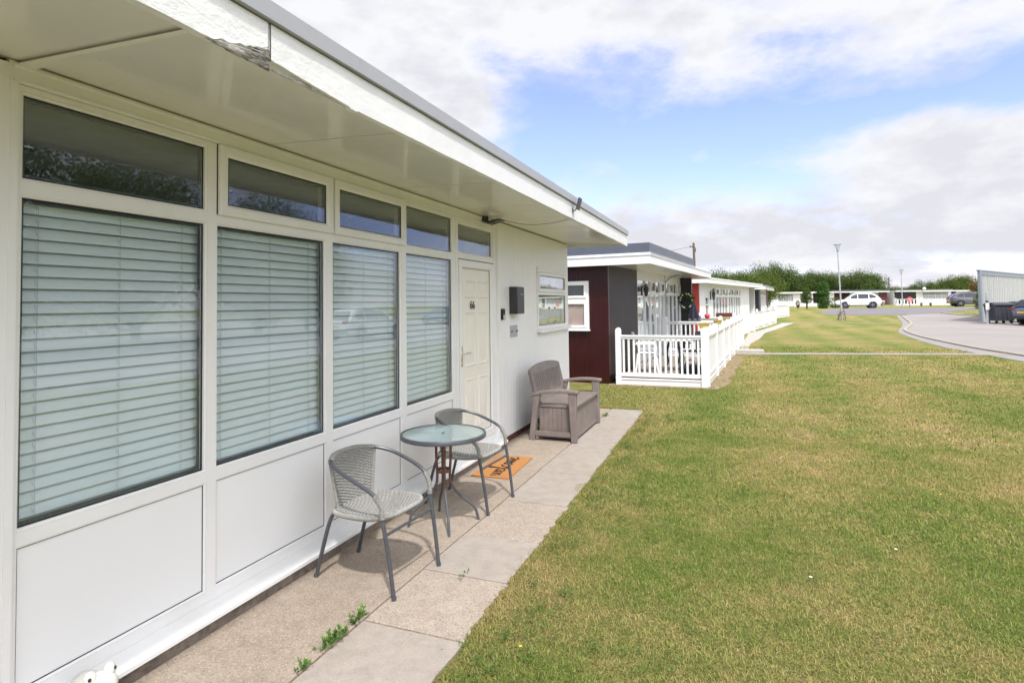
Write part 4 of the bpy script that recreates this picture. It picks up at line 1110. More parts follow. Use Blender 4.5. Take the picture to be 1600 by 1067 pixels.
# ================================================================== FENCES
def picket_fence(label, segs, zg, h=.98, spacing=.12, pw=.045, post_every=None, loc=(0,0,0), rz=0, group=None, board=True, cap='flat', name='picket_fence', wide=False):
    """segs: list of 2D points (fence line)."""
    T = thing(name, label, 'fence', loc, rz, group)
    pm = MB(); pm.box(-pw/2,pw/2,-.014,.014,.22,h-.06) ; pme = pm.mesh('picket', M['white_gloss'], 30)
    po = MB(); po.box(-.055,.055,-.055,.055,-.06,h+.13); po.poly_prism([(-.055,h+.13),(.055,h+.13),(.035,h+.17),(0,h+.185),(-.035,h+.17)], 'y', -.054, .054); pom = po.mesh('post', M['white_gloss'], 30)
    n_p = sum(max(1, int((Vector(b)-Vector(a)).length/spacing)) for a, b in zip(segs[:-1], segs[1:]))
    ends = []
    for a, b in zip(segs[:-1], segs[1:]):
        a = Vector(a); b = Vector(b); d = b-a; ln = d.length; ang = math.atan2(d.y, d.x)
        k_ = max(1, round(ln/(post_every or ln)))
        for i in range(k_+1):
            p_ = a + d*i/k_
            if any((p_-e).length < .05 for e in ends): continue
            ends.append(p_); o = bpy.data.objects.new('post', pom); COL.objects.link(o); o.parent = T; o.location = (p_.x, p_.y, zg(p_)); o.rotation_euler[2] = ang
        for i in range(k_):
            p0 = a + d*i/k_; p1 = a + d*(i+1)/k_; L_ = ln/k_ - .11; dr = (p1-p0).normalized()
            zl = zg((p0+p1)/2)
            def rail(z0, z1, y0, y1, nm):
                m_ = MB(); m_.box(.055, .055+L_, y0, y1, z0, z1); o = m_.build(nm, M['white_gloss'], T, (p0.x,p0.y,zl), ang, bevel=.006); return o
            rail(h-.06, h-.015, -.028, .028, 'rail'); rail(h-.015, h+.025, -.045, .045, 'rail'); rail(.155, .235, -.026, .026, 'rail')
            if board: rail(-.05, .09, -.02, .02, 'board'); rail(.09, .125, -.035, .025, 'board')
            m_ = int((L_)/spacing); st = L_/m_
            for j in range(m_):
                p_ = p0 + dr*(.055 + st*(j+.5)); o = bpy.data.objects.new('picket', pme); COL.objects.link(o); o.parent = T
                o.location = (p_.x, p_.y, zl); o.rotation_euler[2] = ang
    return T
flat0 = lambda p_: -.0
picket_fence('white picket balustrade across the near end of the maroon chalet terrace', [(.31,12.25),(2.035,12.25)], flat0, 1.0, .1065, .042)
picket_fence('long white picket balustrade along the lawn side of the maroon chalet terrace', [(2.08,12.36),(2.84,25.8)], flat0, 1.0, .142, .075, post_every=1.9)
picket_fence('short white picket divider across the maroon chalet terrace', [(.66,17.55),(2.22,17.42)], lambda p_: .12, 1.0, .12, .042)
picket_fence('short white picket divider across the white chalet terrace behind the parasol', [(1.3,23.2),(2.55,23.0)], lambda p_: .1, 1.0, .13, .045)
gp = lambda p_: gz(p_.y)
picket_fence('white close boarded picket fence with tall posts in front of the white chalet', [(2.81,33.9),(3.75,38.1),(5.1,44.25)], gp, 1.02, .145, .12, post_every=2.1)
picket_fence('far white garden fence with gate in front of the black cornered chalet', [(4.6,46.6),(5.49,50.42),(6.56,53.0)], gp, .95, .16, .09, post_every=2.2)
x1_, y1_ = fpt(88, 1399); x2_, y2_ = fpt(87, 1483)
picket_fence('distant white balustrade with wide gaps in front of the white and black chalet', [(x1_,y1_),(x2_,y2_)], lambda p_: .80, .95, .42, .17, post_every=3.3)
x1_, y1_ = fpt(88, 1360); x2_, y2_ = fpt(88, 1374)
picket_fence('short distant white fence beside the tail of the white car', [(x1_,y1_),(x2_,y2_)], lambda p_: .80, 1.0, .42, .2, post_every=1.4)
x1_, y1_ = fpt(90, 1220); x2_, y2_ = fpt(90, 1296)
# low white wall with curved end behind the shrubs
b = thing('garden_wall', 'low white wall with swept ends behind the clipped shrubs', 'wall', (*fpt(92,1240),.78), AF)
q = MB(); q.poly_prism([(0,0),(7,0),(7,.3),(6.2,.62),(5.9,1.25),(5.7,1.25),(5.4,.6),(4.8,.5),(0,.55)], 'x', -.1, .1); q.build('wall', M['white_gloss'], b, recalc=True)
# timber deck and things on the terrace of the maroon chalet
T = thing('timber_deck', 'grey timber deck behind the white balustrade of the maroon chalet', 'deck', (0,0,0))
q = MB(); 
for i in range(58):
    y = 12.33+i*.145; a_ = .19+.0945*(y-12.35); q.box(a_+.02, 2.0+.058*(y-12.25), y, y+.138, .10, .135)
q.build('board', M['deck_wood'], T); 
q = MB(); q.add([(.3,12.4,.0),(1.9,12.4,.0),(2.3,20,.0),(1.0,20,.0),(.3,12.4,.1),(1.9,12.4,.1),(2.3,20,.1),(1.0,20,.1)], [(0,1,5,4),(1,2,6,5),(2,3,7,6),(3,0,4,7),(4,5,6,7)]); q.build('joists', M['wood_post'], T)
def plastic_chair(label, loc, rz):
    T = thing('plastic_chair', label, 'chair', loc, rz, 'white plastic garden chairs on the terrace')
    q = MB(); q.grid(lambda u, v: ((u-.5)*.42, (v-.5)*.44*(1-.12*u), .43-.02*math.sin(math.pi*v)*math.sin(math.pi*u)), 8, 8); q.grid(lambda u, v: ((u-.5)*.42, (v-.5)*.44*(1-.12*u), .405), 8, 2); q.build('seat', M['plastic_white'], T)
    q = MB()
    def bk(u, v): w__ = .21*(1-.05*v)*(1 if v < .8 else math.sqrt(max(0,1-((v-.8)/.2)**2))*.9+.1); return (-.21-.13*v+.05*(2*u-1)**2, (2*u-1)*w__, .43+.47*v)
    q.grid(bk, 11, 14); q.grid(lambda u, v: (bk(u,v)[0]-.02,)+bk(1-u,v)[1:], 11, 14); q.build('backrest', M['plastic_white'], T)
    for sg in (-1,1):
        for xx in (.19,-.19):
            q = MB(); q.poly_prism([(xx-.03,.43),(xx+.03,.43),(xx*1.3+.018,0),(xx*1.3-.018,0)], 'y', sg*.2-.02, sg*.2+.02); q.build('leg', M['plastic_white'], T, recalc=True)
        q = MB(); q.tube(catmull([(.2,sg*.225,.43),(.19,sg*.25,.62),(.05,sg*.255,.65),(-.25,sg*.22,.64)],6), .02, 6); q.build('armrest', M['plastic_white'], T)
    return T
a = plastic_chair('white plastic garden chair behind the near balustrade, turned to the lawn', (.74,13.35,.135), .15)
t = thing('garden_table', 'white round garden table on the terrace behind the balustrade', 'table', (1.28,13.75,.135))
q = MB(); q.lathe([(.0,.69),(.40,.69),(.42,.70),(.42,.715),(.40,.72),(0,.72)], 32, caps=False); q.build('table_top', M['plastic_white'], t)
for k in range(4):
    an = R(45+90*k); q = MB(); q.tube(catmull([(.1*math.cos(an),.1*math.sin(an),.69),(.22*math.cos(an),.22*math.sin(an),.4),(.18*math.cos(an),.18*math.sin(an),.2),(.32*math.cos(an),.32*math.sin(an),0)],5), .02, 6); q.build('leg', M['dark_grey_metal'], t)
for sg, (lx, ly) in enumerate(((1.72,14.2),)):
    t = thing('folding_chair', 'dark metal framed chair in the corner of the terrace behind the balustrade', 'chair', (lx,ly,.135), 2.4)
    for s2 in (-1,1):
        q = MB(); q.tube(catmull([(.2,s2*.22,0),(.12,s2*.22,.25),(.18,s2*.22,.45),(.02,s2*.23,.62),(-.2,s2*.22,.64),(-.26,s2*.2,.9)],6), .014, 6); q.build('leg', M['dark_grey_metal'], t)
    q = MB(); q.box(-.2,.2,-.21,.21,.42,.44); q.build('seat', M['box_grey'], t); q = MB(); q.box(-.27,-.25,-.2,.2,.5,.9); q.build('backrest', M['box_grey'], t)
t = thing('storage_bag', 'black bag on the deck floor behind the near balustrade', 'bag', (1.72,12.85,.135))
q = MB(); q.box(-.22,.22,-.16,.16,0,.24); q.build('body', M['navy_cloth'], t, bevel=.05); q = MB(); q.tube(catmull([(-.1,0,.24),(-.06,0,.33),(.06,0,.33),(.1,0,.24)],5), .012, 6); q.build('handle', M['black_plastic'], t)
PL = 'yellow stained planter boxes on the balustrade posts'
for i, (x, y, z, lab) in enumerate(((2.035,12.45,1.165,'yellow stained planter box on the corner post nearest the camera'), (2.2,15.6,1.13,'yellow stained planter box on the lawn balustrade, middle one of three'), (2.36,18.3,1.13,'yellow stained planter box on the lawn balustrade, farthest of three'))):
    if i == 0:
        t0 = t = thing('planter_box', lab, 'planter', (x,y,z), .06, PL)
        q = MB(); q.add([(-.115,-.11,0),(.115,-.11,0),(.115,.11,0),(-.115,.11,0),(-.145,-.13,.135),(.145,-.13,.135),(.145,.13,.135),(-.145,.13,.135)], [(0,3,2,1),(4,5,6,7),(0,1,5,4),(1,2,6,5),(2,3,7,6),(3,0,4,7)]); q.build('box', M['yellow_wood'], t)
        q = MB()
        for bx in ((-.16,.16,-.148,-.125),(-.16,.16,.125,.148),(-.16,-.14,-.125,.125),(.14,.16,-.125,.125)): q.box(*bx, .125, .155)
        q.build('rim', M['yellow_wood'], t, bevel=.003)
        q = MB(); q.box(-.135,.135,-.12,.12,.13,.142); q.build('soil', M['soil'], t); t.scale = (.72,.72,.72)
    else:
        t = copy_tree(t0); t.location = (x,y,z); t['label'] = lab; t.scale = (.72,.72,.72)
t = thing('parasol', 'closed navy parasol leaning over the terrace before the red wall', 'parasol', (1.42,18.6,.1), 0)
q = MB(); q.tube([(0.05,0,0),(-.02,0,1.62)], .018, 8); q.build('pole', M['dark_grey_metal'], t)
q = MB(); q.lathe([(.16,.95),(.19,1.0),(.17,1.12),(.11,1.35),(.05,1.55),(.015,1.66)], 14); 
q.v = [(v_[0]*(1+.25*math.sin(math.atan2(v_[1],v_[0])*6)), v_[1]*(1+.25*math.sin(math.atan2(v_[1],v_[0])*6)), v_[2]) for v_ in q.v]; q.build('canopy', M['navy_cloth'], t, smooth=60)
q = MB(); q.lathe([(.25,0),(.25,.05),(.06,.10),(.04,.25)], 20); q.build('base', M['dark_grey_metal'], t)
t = thing('beach_ball', 'red ball resting on the table behind the white divider', 'ball', (1.80,18.75,1.19)); q = MB(); ell(q, (0,0,.08), (.08,.08,.078)); q.build('ball', M['red_paint'], t, smooth=80)
t = thing('garden_table', 'dark table carrying a ball and a folded cloth behind the white divider', 'table', (1.72,18.75,.12)); q = MB(); q.box(-.45,.45,-.3,.3,1.03,1.07); q.build('table_top', M['deck_wood'], t)
for sx in (-1,1):
    for sy in (-1,1): q = MB(); q.box(sx*.4-.025,sx*.4+.025,sy*.25-.025,sy*.25+.025,0,1.03); q.build('leg', M['deck_wood'], t)
t = thing('folded_cloth', 'folded blue and maroon cloths beside the red ball', 'cloth', (1.5,18.7,1.19)); q = MB(); q.box(-.06,.12,-.1,.12,0,.09); q.build('cloth', M['blue_cloth'], t, bevel=.03); q = MB(); q.box(-.25,-.08,-.12,.1,0,.13); q.build('cloth', M['maroon'], t, bevel=.03)
t = thing('planter_box', 'maroon trough on the terrace rail before the white chalet', 'planter', (2.25,20.4,1.2)); q = MB(); q.box(-.25,.25,-.1,.1,0,.13); q.build('box', M['maroon'], t, bevel=.01); q = MB(); q.box(-.23,.23,-.08,.08,.13,.136); q.build('soil', M['soil'], t)
# wall lamps and wreath
def lantern(label, loc, rz):
    t = thing('wall_lantern', label, 'wall lamp', loc, rz, 'dark lanterns on chalet walls')
    q = MB(); q.box(0,.03,-.05,.05,-.12,.12); q.build('bracket', M['black_plastic'], t)
    q = MB(); q.lathe([(.02,-.14),(.04,-.12),(.065,.04),(.075,.06),(.03,.13),(.01,.17)], 6, (.12,0,0)); q.build('lantern', M['dark_grey_metal'], t, smooth=0)
    q = MB(); q.tube([(.02,0,.1),(.14,0,.2)], .012, 6); q.build('arm', M['black_plastic'], t)
    return t
a0 = lantern('dark lantern beside the terrace door of the maroon chalet', (.12+.094*2.75+.0, 12.35+.9956*2.75-.0, 2.0), R(-5.4))
a1 = copy_tree(a0); a1.location = (1.25+.196*1.75, 24.35+.98*1.75, 1.98); a1.rotation_euler[2] = R(-11.3); a1.scale = (1.15,1.15,1.5); a1['label'] = 'large dark lantern on the white wall beyond the red end wall'
t = thing('wreath', 'leafy wreath with pale flowers on the black return wall of the maroon chalet', 'wreath', (1.08,20.28,1.75), R(-5.4)); q = MB(); rr_ = random.Random(4)
for i in range(160):
    an = rr_.random()*6.283; r_ = .2+rr_.uniform(-.06,.06); leaf_card(q, Vector((r_*math.cos(an), -.02-rr_.random()*.06, r_*math.sin(an)*1.2)), Vector((rr_.uniform(-1,1),-.5,rr_.uniform(-1,1))).normalized(), Vector((0,-1,0)), .08, .05)
q.build('leaves', M['leaf'], t, smooth=0)
q = MB()
for i in range(14): an = rr_.random()*6.283; ell(q, (.2*math.cos(an), -.09, .24*math.sin(an)), (.03,.02,.03), 6, 5)
q.build('flower', M['white_petal'], t)
# ================================================================== TREES AND SHRUBS
def tree_meshes(seed, H, W, nclump, nleaf, leaf, trunk_h, mat, flat=1.0, name='tree'):
    rr_ = random.Random(seed); tr = MB(); cr = MB()
    tr.tube(catmull([(0,0,-.3),(.03*H*rr_.uniform(-1,1),0,H*.2),(.02*H*rr_.uniform(-1,1),.02*H*rr_.uniform(-1,1),H*.5),(0,0,H*.8)],5), [H*.028*(1-.8*i/15) for i in range(16)], 8)
    clumps = []
    for i in range(nclump):
        for _ in range(30):
            x, y, z = rr_.uniform(-1,1), rr_.uniform(-1,1), rr_.uniform(-1,1); d_ = math.sqrt(x*x+y*y+z*z)
            if .35 < d_ < 1: break
        zc = trunk_h + (H-trunk_h)*(.5+.46*z)
        k_ = 1.0 if z > -.2 else .85
        c_ = Vector((x*W*.5*k_, y*W*.5*k_, zc)); clumps.append(c_)
        if i % 2 == 0: tr.tube(catmull([(0,0,max(trunk_h*.7,zc-H*.25)), (c_.x*.5,c_.y*.5,zc-H*.12), tuple(c_)],4), [H*.010*(1-.85*j/8) for j in range(9)], 5)
    per = nleaf//nclump
    for c_ in clumps:
        rad = W*rr_.uniform(.13,.24)
        for k in range(per):
            d = Vector((rr_.gauss(0,1), rr_.gauss(0,1), rr_.gauss(0,.8))).normalized()
            p_ = c_ + Vector((d.x, d.y, d.z*flat))*rad*(rr_.random()**.45)
            dr = (d*.6 + Vector((rr_.gauss(0,.6), rr_.gauss(0,.6), rr_.gauss(-.1,.5)))).normalized()
            leaf_card(cr, p_, dr, (d+Vector((rr_.gauss(0,.5),rr_.gauss(0,.5),.7))).normalized(), leaf*rr_.uniform(.7,1.4), leaf*rr_.uniform(.5,.85))
    return tr.mesh('trunk', M['bark'], 60), cr.mesh('crown', M[mat], 0)
def put_tree(ms, label, loc, rz, sc, group, cat='tree', name='tree', sz=None):
    T = thing(name, label, cat, loc, rz, group); T.scale = (sc, sc, sz or sc)
    for nm, me in zip(('trunk','crown'), ms):
        o = bpy.data.objects.new(nm, me); COL.objects.link(o); o.parent = T
    return T
TA = tree_meshes(1, 7, 7.0, 60, 15000, .20, 1.0, 'leaf'); TB = tree_meshes(2, 7, 6.2, 54, 14000, .19, .8, 'leaf')
TC = tree_meshes(3, 6, 5.5, 48, 12000, .18, .5, 'leaf_light'); TD = tree_meshes(4, 6.5, 7.5, 60, 14000, .19, .6, 'leaf_light')
TR1 = tree_meshes(8, 8, 7.2, 90, 40000, .12, .7, 'leaf')
gp1 = 'broad trees behind the distant chalets'
LB = ['broad dark green tree behind the distant chalets', 'pale green bushy tree in the hedge line behind the row of chalets', 'rounded mid green tree behind the distant chalets']
def at_px(D, u, z): x, y = fpt(D, u); return (x, y, z)
# hedge line behind the row (light green), tall dark trees, then the lower far trees on the right
rr_ = random.Random(12)
for i, u in enumerate((1092, 1104, 1116, 1128, 1140, 1152, 1164, 1176, 1186)):
    put_tree(TC if i % 2 else TD, LB[1], at_px(95+rr_.uniform(-3,5), u, .6), rr_.uniform(0,6), rr_.uniform(.84,1.0), 'pale hedge trees behind the row of chalets')
for i, (u, sc, m_, D) in enumerate(((1208,1.14,TA,120), (1200,.98,TB,124), (1217,1.06,TB,122),(1236,.92,TB,122), (1252,.95,TA,126), (1268,.90,TB,124), (1283,.92,TA,123), (1298,.88,TB,126), (1316,.86,TB,125), (1333,.92,TA,122), (1348,.95,TB,124), (1362,.86,TA,126))):
    lab = 'tallest dark tree standing above the roofs where the row meets the cross row' if i == 0 else 'dark green end tree of the wood, above the tail of the white car' if i == 11 else LB[0]
    t_ = put_tree(m_, lab, at_px(D, u, .7), rr_.uniform(0,6), sc*1.12, None if i in (0,11) else gp1)
for i, (u, sc, m_) in enumerate(((1386,.62,TA),(1400,.66,TB),(1414,.60,TA),(1428,.70,TB),(1442,.85,TA),(1456,.72,TB),(1468,.74,TA))):
    put_tree(m_, 'openest tree rising above the roof behind the red sign' if i == 4 else 'low dark tree on the skyline beyond the right hand chalets', at_px(150, u, .7), rr_.uniform(0,6), sc, None if i == 4 else 'low far trees beyond the right hand chalets')
for i, (u, sc, m_, z_) in enumerate(((1480,.88,TC,.8),(1494,.92,TD,.8),(1510,1.0,TC,.8))):
    put_tree(m_, 'light green tree between the right hand chalet and the corrugated screen', at_px(128, u, z_), rr_.uniform(0,6), sc, 'light green trees left of the corrugated screen')
TBR = tree_meshes(9, 4.5, 3.0, 22, 1800, .22, .8, 'leaf_brown'); put_tree(TBR, 'small brown leaved tree beside the edge of the corrugated screen', at_px(75, 1530, .7), 0, .85, None)
# long low mass of wood on the horizon
fm = MB(); rr2 = random.Random(5)
for i in range(9000):
    u = rr2.uniform(1040, 1700); D = rr2.uniform(190, 230); x, y = fpt(D, u); h_ = 5.2+1.6*mnoise.noise((u*.03,0,0))+1.2*mnoise.noise((u*.11,3,0))
    leaf_card(fm, Vector((x,y,rr2.uniform(0,h_))), Vector((rr2.gauss(0,1),rr2.gauss(0,1),rr2.gauss(0,1))).normalized(), Vector((0,-.5,.7)), .9, .7)
o = fm.build('treeline', M['leaf'], smooth=0); o['kind'] = 'stuff'
# trees standing to the right of the lawn, seen mirrored in the window glass
for i, (x, y, sc) in enumerate(((23,8,1.0),(24,14,1.05),(26,20.5,1.1),(24.5,27,.95),(26,33,.78))):
    put_tree(TR1, 'leafy tree across the road to the right, mirrored in the upper window panes', (x,y,0), i*1.7, sc*1.12, 'trees across the road mirrored in the window panes')
# clipped shrubs in front of the far wall
def shrub(label, loc, blobs, nleaf, leaf, trunk, mat='leaf_shrub'):
    T = thing('shrub', label, 'shrub', loc, 0); q = MB(); q.tube([(0,0,-.1),(0,0,trunk)], .09, 8); q.build('trunk', M['bark'], T)
    q = MB(); rq = random.Random(int(loc[0]*100)); vol = [b_[3]*b_[4] for b_ in blobs]
    for b_, v_ in zip(blobs, vol):
        for i in range(int(nleaf*v_/sum(vol))):
            d = Vector((rq.gauss(0,1), rq.gauss(0,1), rq.gauss(0,1))).normalized(); k_ = rq.uniform(.72,1.08)
            p_ = Vector((b_[0]+d.x*b_[3]*k_, b_[1]+d.y*b_[3]*k_, b_[2]+d.z*b_[4]*k_))
            leaf_card(q, p_, (d+Vector((rq.gauss(0,.7),rq.gauss(0,.7),rq.gauss(0,.7)))).normalized(), (d+Vector((0,0,.4))).normalized(), leaf*rq.uniform(.7,1.3), leaf*.65)
    q.build('foliage', M[mat], T, smooth=0)
x_, y_ = fpt(64, 1260); shrub('clipped dark topiary shrub with two swellings on a bare stem', (x_,y_,gz(y_)), [(0,0,.98,.55,.36),(0,0,1.55,.42,.55),(0,0,1.95,.36,.32)], 2600, .10, 1.4, 'leaf')
x_, y_ = fpt(65, 1285); shrub('tall bright green columnar shrub left of the lamp post', (x_,y_,gz(y_)), [(0,0,.45,.52,.5),(0,0,1.1,.58,.7),(0,0,1.9,.64,.65),(0,.0,2.55,.58,.45)], 4200, .15, 1.5)
x_, y_ = fpt(70, 1304); shrub('low round dark bush behind the bonnet of the white car', (x_,y_,gz(y_)), [(0,0,.55,.75,.62)], 1300, .12, .5, 'leaf')
x_, y_ = fpt(70, 1246); shrub('thin small shrub against the far white wall', (x_,y_,gz(y_)), [(0,0,.5,.2,.4)], 260, .12, .4, 'leaf_brown')
x_, y_ = fpt(52, 1533); shrub('dark hedge clump growing behind the end of the corrugated screen', (x_,y_,gz(y_)), [(0,0,.6,.6,.8),(.3,.2,1.3,.5,.5)], 1500, .12, .5, 'leaf')

# ================================================================== POLES
def lamp_post(label, loc, h, lean=0):
    T = thing('lamp_post', label, 'lamp post', loc, 0); T.rotation_euler[1] = lean
    q = MB(); q.tube([(0,0,-.1),(0,0,1.0)], .075, 12); q.tube([(0,0,1.0),(0,0,h-.55)], [.055,.04], 10); q.build('pole', M['galv'], T)
    q = MB(); q.lathe([(.05,h-.55),(.09,h-.5),(.10,h-.46),(.03,h-.45)], 16); q.build('collar', M['galv'], T)
    q = MB(); q.lathe([(.085,h-.46),(.19,h-.06),(.18,h-.05),(.08,h-.45)], 16, caps=False); q.build('lantern_glass', M['glass_clear'], T)
    q = MB(); q.lathe([(.03,h-.45),(.04,h-.30),(.015,h-.2)], 10); q.build('bulb', M['plastic_white'], T)
    q = MB(); q.lathe([(.27,h-.05),(.28,h-.035),(.10,h+.01),(.01,h+.02)], 20); q.build('cap', M['galv'], T)
    for k in range(3):
        a = k*2.094; q = MB(); q.tube([(.09*math.cos(a),.09*math.sin(a),h-.46),(.2*math.cos(a),.2*math.sin(a),h-.05)], .01, 5); q.build('stay', M['galv'], T)
    return T
x_, y_ = fpt(42, 1314); lamp_post('tall grey lamp post with a flared lantern standing alone on the lawn', (x_,y_,gz(y_)), 5.55, R(-1.6))
t = thing('climbing_plant', 'dried climbing plant tied round the foot of the lawn lamp post', 'climber', (x_,y_,gz(y_))); q = MB(); l_ = MB(); rr_ = random.Random(9)
for i in range(14):
    a = rr_.random()*6.283; p0 = Vector((.28*math.cos(a),.28*math.sin(a),0)); p1 = Vector((.07*math.cos(a+1),.07*math.sin(a+1),rr_.uniform(.5,1.25))); q.tube([p0,(p0+p1)*.5+Vector((rr_.uniform(-.05,.05),0,0)),p1], .012, 5)
    for k in range(5): leaf_card(l_, p0.lerp(p1, rr_.random())+Vector((rr_.gauss(0,.06),rr_.gauss(0,.06),0)), Vector((rr_.gauss(0,1),rr_.gauss(0,1),rr_.gauss(0,1))).normalized(), Vector((0,-1,.3)), .09, .05)
q.build('stems', M['wood_post'], t); l_.build('leaves', M['leaf_brown'], t, smooth=0)
x_, y_ = fpt(70, 1409); lamp_post('thin distant lamp post in front of the balustrade by the red sign', (x_,y_,gz(y_)), 4.55)
def utility(label, loc, h, lean=0):
    T = thing('utility_pole', label, 'utility pole', loc, 0); T.rotation_euler[1] = lean
    q = MB(); q.tube([(0,0,-.1),(0,0,h)], [.12,.085], 10); q.build('pole', M['pole_wood'], T)
    q = MB(); q.box(-.3,.1,-.04,.04,h-.35,h-.29); q.lathe([(.03,h-.29),(.045,h-.25),(.03,h-.2),(.01,h-.19)],8,(-.26,0,0)); q.box(.08,.16,-.06,.06,h-.75,h-.4); q.build('crossarm', M['pole_wood'], T)
x_, y_ = fpt(46, 1087.5); utility('wooden utility pole rising behind the roof of the maroon chalet', (x_,y_,.1), 6.35, R(-1))
x_, y_ = fpt(112, 1389); utility('distant brown utility pole between the two far chalets', (x_,y_,.8), 5.3)
cb = MB(); x2_, y2_ = fpt(46, 1086.5); P = [Vector((x2_,y2_,6.2)).lerp(Vector((x2_-14,y2_+6,6.0)), i/16) - Vector((0,0,.5*math.sin(math.pi*i/16))) for i in range(17)]; cb.tube(P, .012, 4)
tag(cb.build('overhead_wire', M['box_grey']), 'overhead wire running left from the wooden utility pole', 'wire')
# satellite dish on a far roof
x_, y_ = fpt(100, 1444); t = thing('satellite_dish', 'small pale dish on the roof of the white and black distant chalet', 'dish', (x_,y_,3.25)); q = MB(); q.tube([(0,0,-.12),(0,0,.3)], .03, 6); q.build('mast', M['galv'], t); q = MB(); q.lathe([(.02,-.06),(.15,-.04),(.26,.03),(.25,.04),(.14,-.02),(.02,-.04)], 16, (0,-.1,.3), 'y'); q.build('dish', M['plastic_white'], t)
# red notice on a post by the far road
x_, y_ = fpt(66, 1420.5); t = thing('notice_board', 'small red notice board on a post before the distant balustrade', 'sign', (x_,y_,gz(y_)), AF)
q = MB(); q.box(-.03,.03,-.03,.03,-.1,.75); q.build('post', M['wood_post'], t); q = MB(); q.box(.03,.06,-.3,.3,.62,1.08); q.poly_prism([(-.2,1.08),(.2,1.08),(.12,1.16),(-.12,1.16)], 'x', .03, .06); q.build('board', M['sign_red'], t, recalc=True)
q = MB(); 
for i in range(4): q.box(.061,.064,-.22+.03*i,.2-.05*(i%2),.93-.09*i,.965-.09*i)
q.build('print', M['sign_pink'], t)
x_, y_ = fpt(75, 1446); t = thing('garden_bench', 'low pale bench in front of the distant balustrade', 'bench', (x_,y_,gz(y_)), AF)
q = MB(); q.box(-.2,.2,-.7,.7,.40,.44); q.build('seat', M['path'], t)
for sg in (-1,1): q = MB(); q.box(-.18,.18,sg*.6-.04,sg*.6+.04,0,.40); q.build('leg', M['wood_post'], t)
x_, y_ = fpt(84, 1378.5); t = thing('waste_bin', 'small cream bin beside the dark red end wall of a distant chalet', 'bin', (x_,y_,.8), AF); q = MB(); q.lathe([(.22,0),(.27,.6),(.28,.62),(.28,.66),(.2,.7)], 16); q.build('body', M['path'], t); q = MB(); q.lathe([(.29,.66),(.28,.72),(.1,.78)], 16); q.build('lid', M['plastic_white'], t)

# ================================================================== CORRUGATED SCREEN AND BINS
SX, SY = fpt(37.2, 1529); sz_ = gz(SY); EX, EY = fpt(46.5, 1612); ang_s = math.atan2(EY-SY, EX-SX); LN = math.hypot(EX-SX, EY-SY)
T = thing('corrugated_screen', 'tall pale corrugated metal screen framed in blue grey steel at the right edge', 'screen wall', (SX,SY,sz_), ang_s)
HS = 3.30
q = MB(); n = int(LN/.03)
def cor(x): 
    t_ = (x % .47)/.47
    return .0 if t_ < .52 else -.13*min(1, min((t_-.52)/.12, (1-t_)/.12))
vs = []
for i in range(n+1):
    x = LN*i/n; vs += [(x, cor(x), .0), (x, cor(x), HS-.1)]
q.add(vs, [(2*i,2*i+2,2*i+3,2*i+1) for i in range(n)]); q.build('sheet', M['corrugated'], T, smooth=30)
q = MB(); q.box(-.24,.14,-.16,-.012,-.2,HS); q.build('post', M['steel_blue'], T, bevel=.01)
q = MB(); q.box(.14,LN,-.14,.012,HS-.26,HS-.02); q.box(-.3,LN,-.16,.03,HS-.02,HS+.05); q.build('rail', M['steel_blue'], T)
q = MB(); q.box(.14,1.2,-.10,-.085,-.1,1.0); q.build('panel', M['galv'], T)
for i in range(1, 4): q = MB(); q.box(LN*i/4-.05,LN*i/4+.05,.012,.12,-.2,HS-.05); q.build('post', M['steel_blue'], T)
x_, y_ = fpt(35.6, 1541); t = thing('service_post', 'grey steel post with a small white meter box in front of the corrugated screen', 'service post', (x_,y_,gz(y_)), ang_s)
q = MB(); q.box(-.09,.09,-.06,.06,-.1,1.95); q.build('post', M['galv'], t, bevel=.01); q = MB(); q.box(-.02,.04,-.05,.05,1.25,1.35); q.box(.06,.36,-.03,.03,1.45,1.52); q.box(.28,.34,-.03,.03,1.2,1.95); q.build('bracket', M['galv'], t)
q = MB(); q.box(-.42,-.10,-.14,-.02,.85,1.28); q.build('meter_box', M['sign_white'], t, bevel=.01); q = MB(); q.lathe([(.09,0),(.08,.12),(.02,.16)], 12, (-.24,-.06,1.28)); q.build('cap', M['dark_grey_metal'], t)
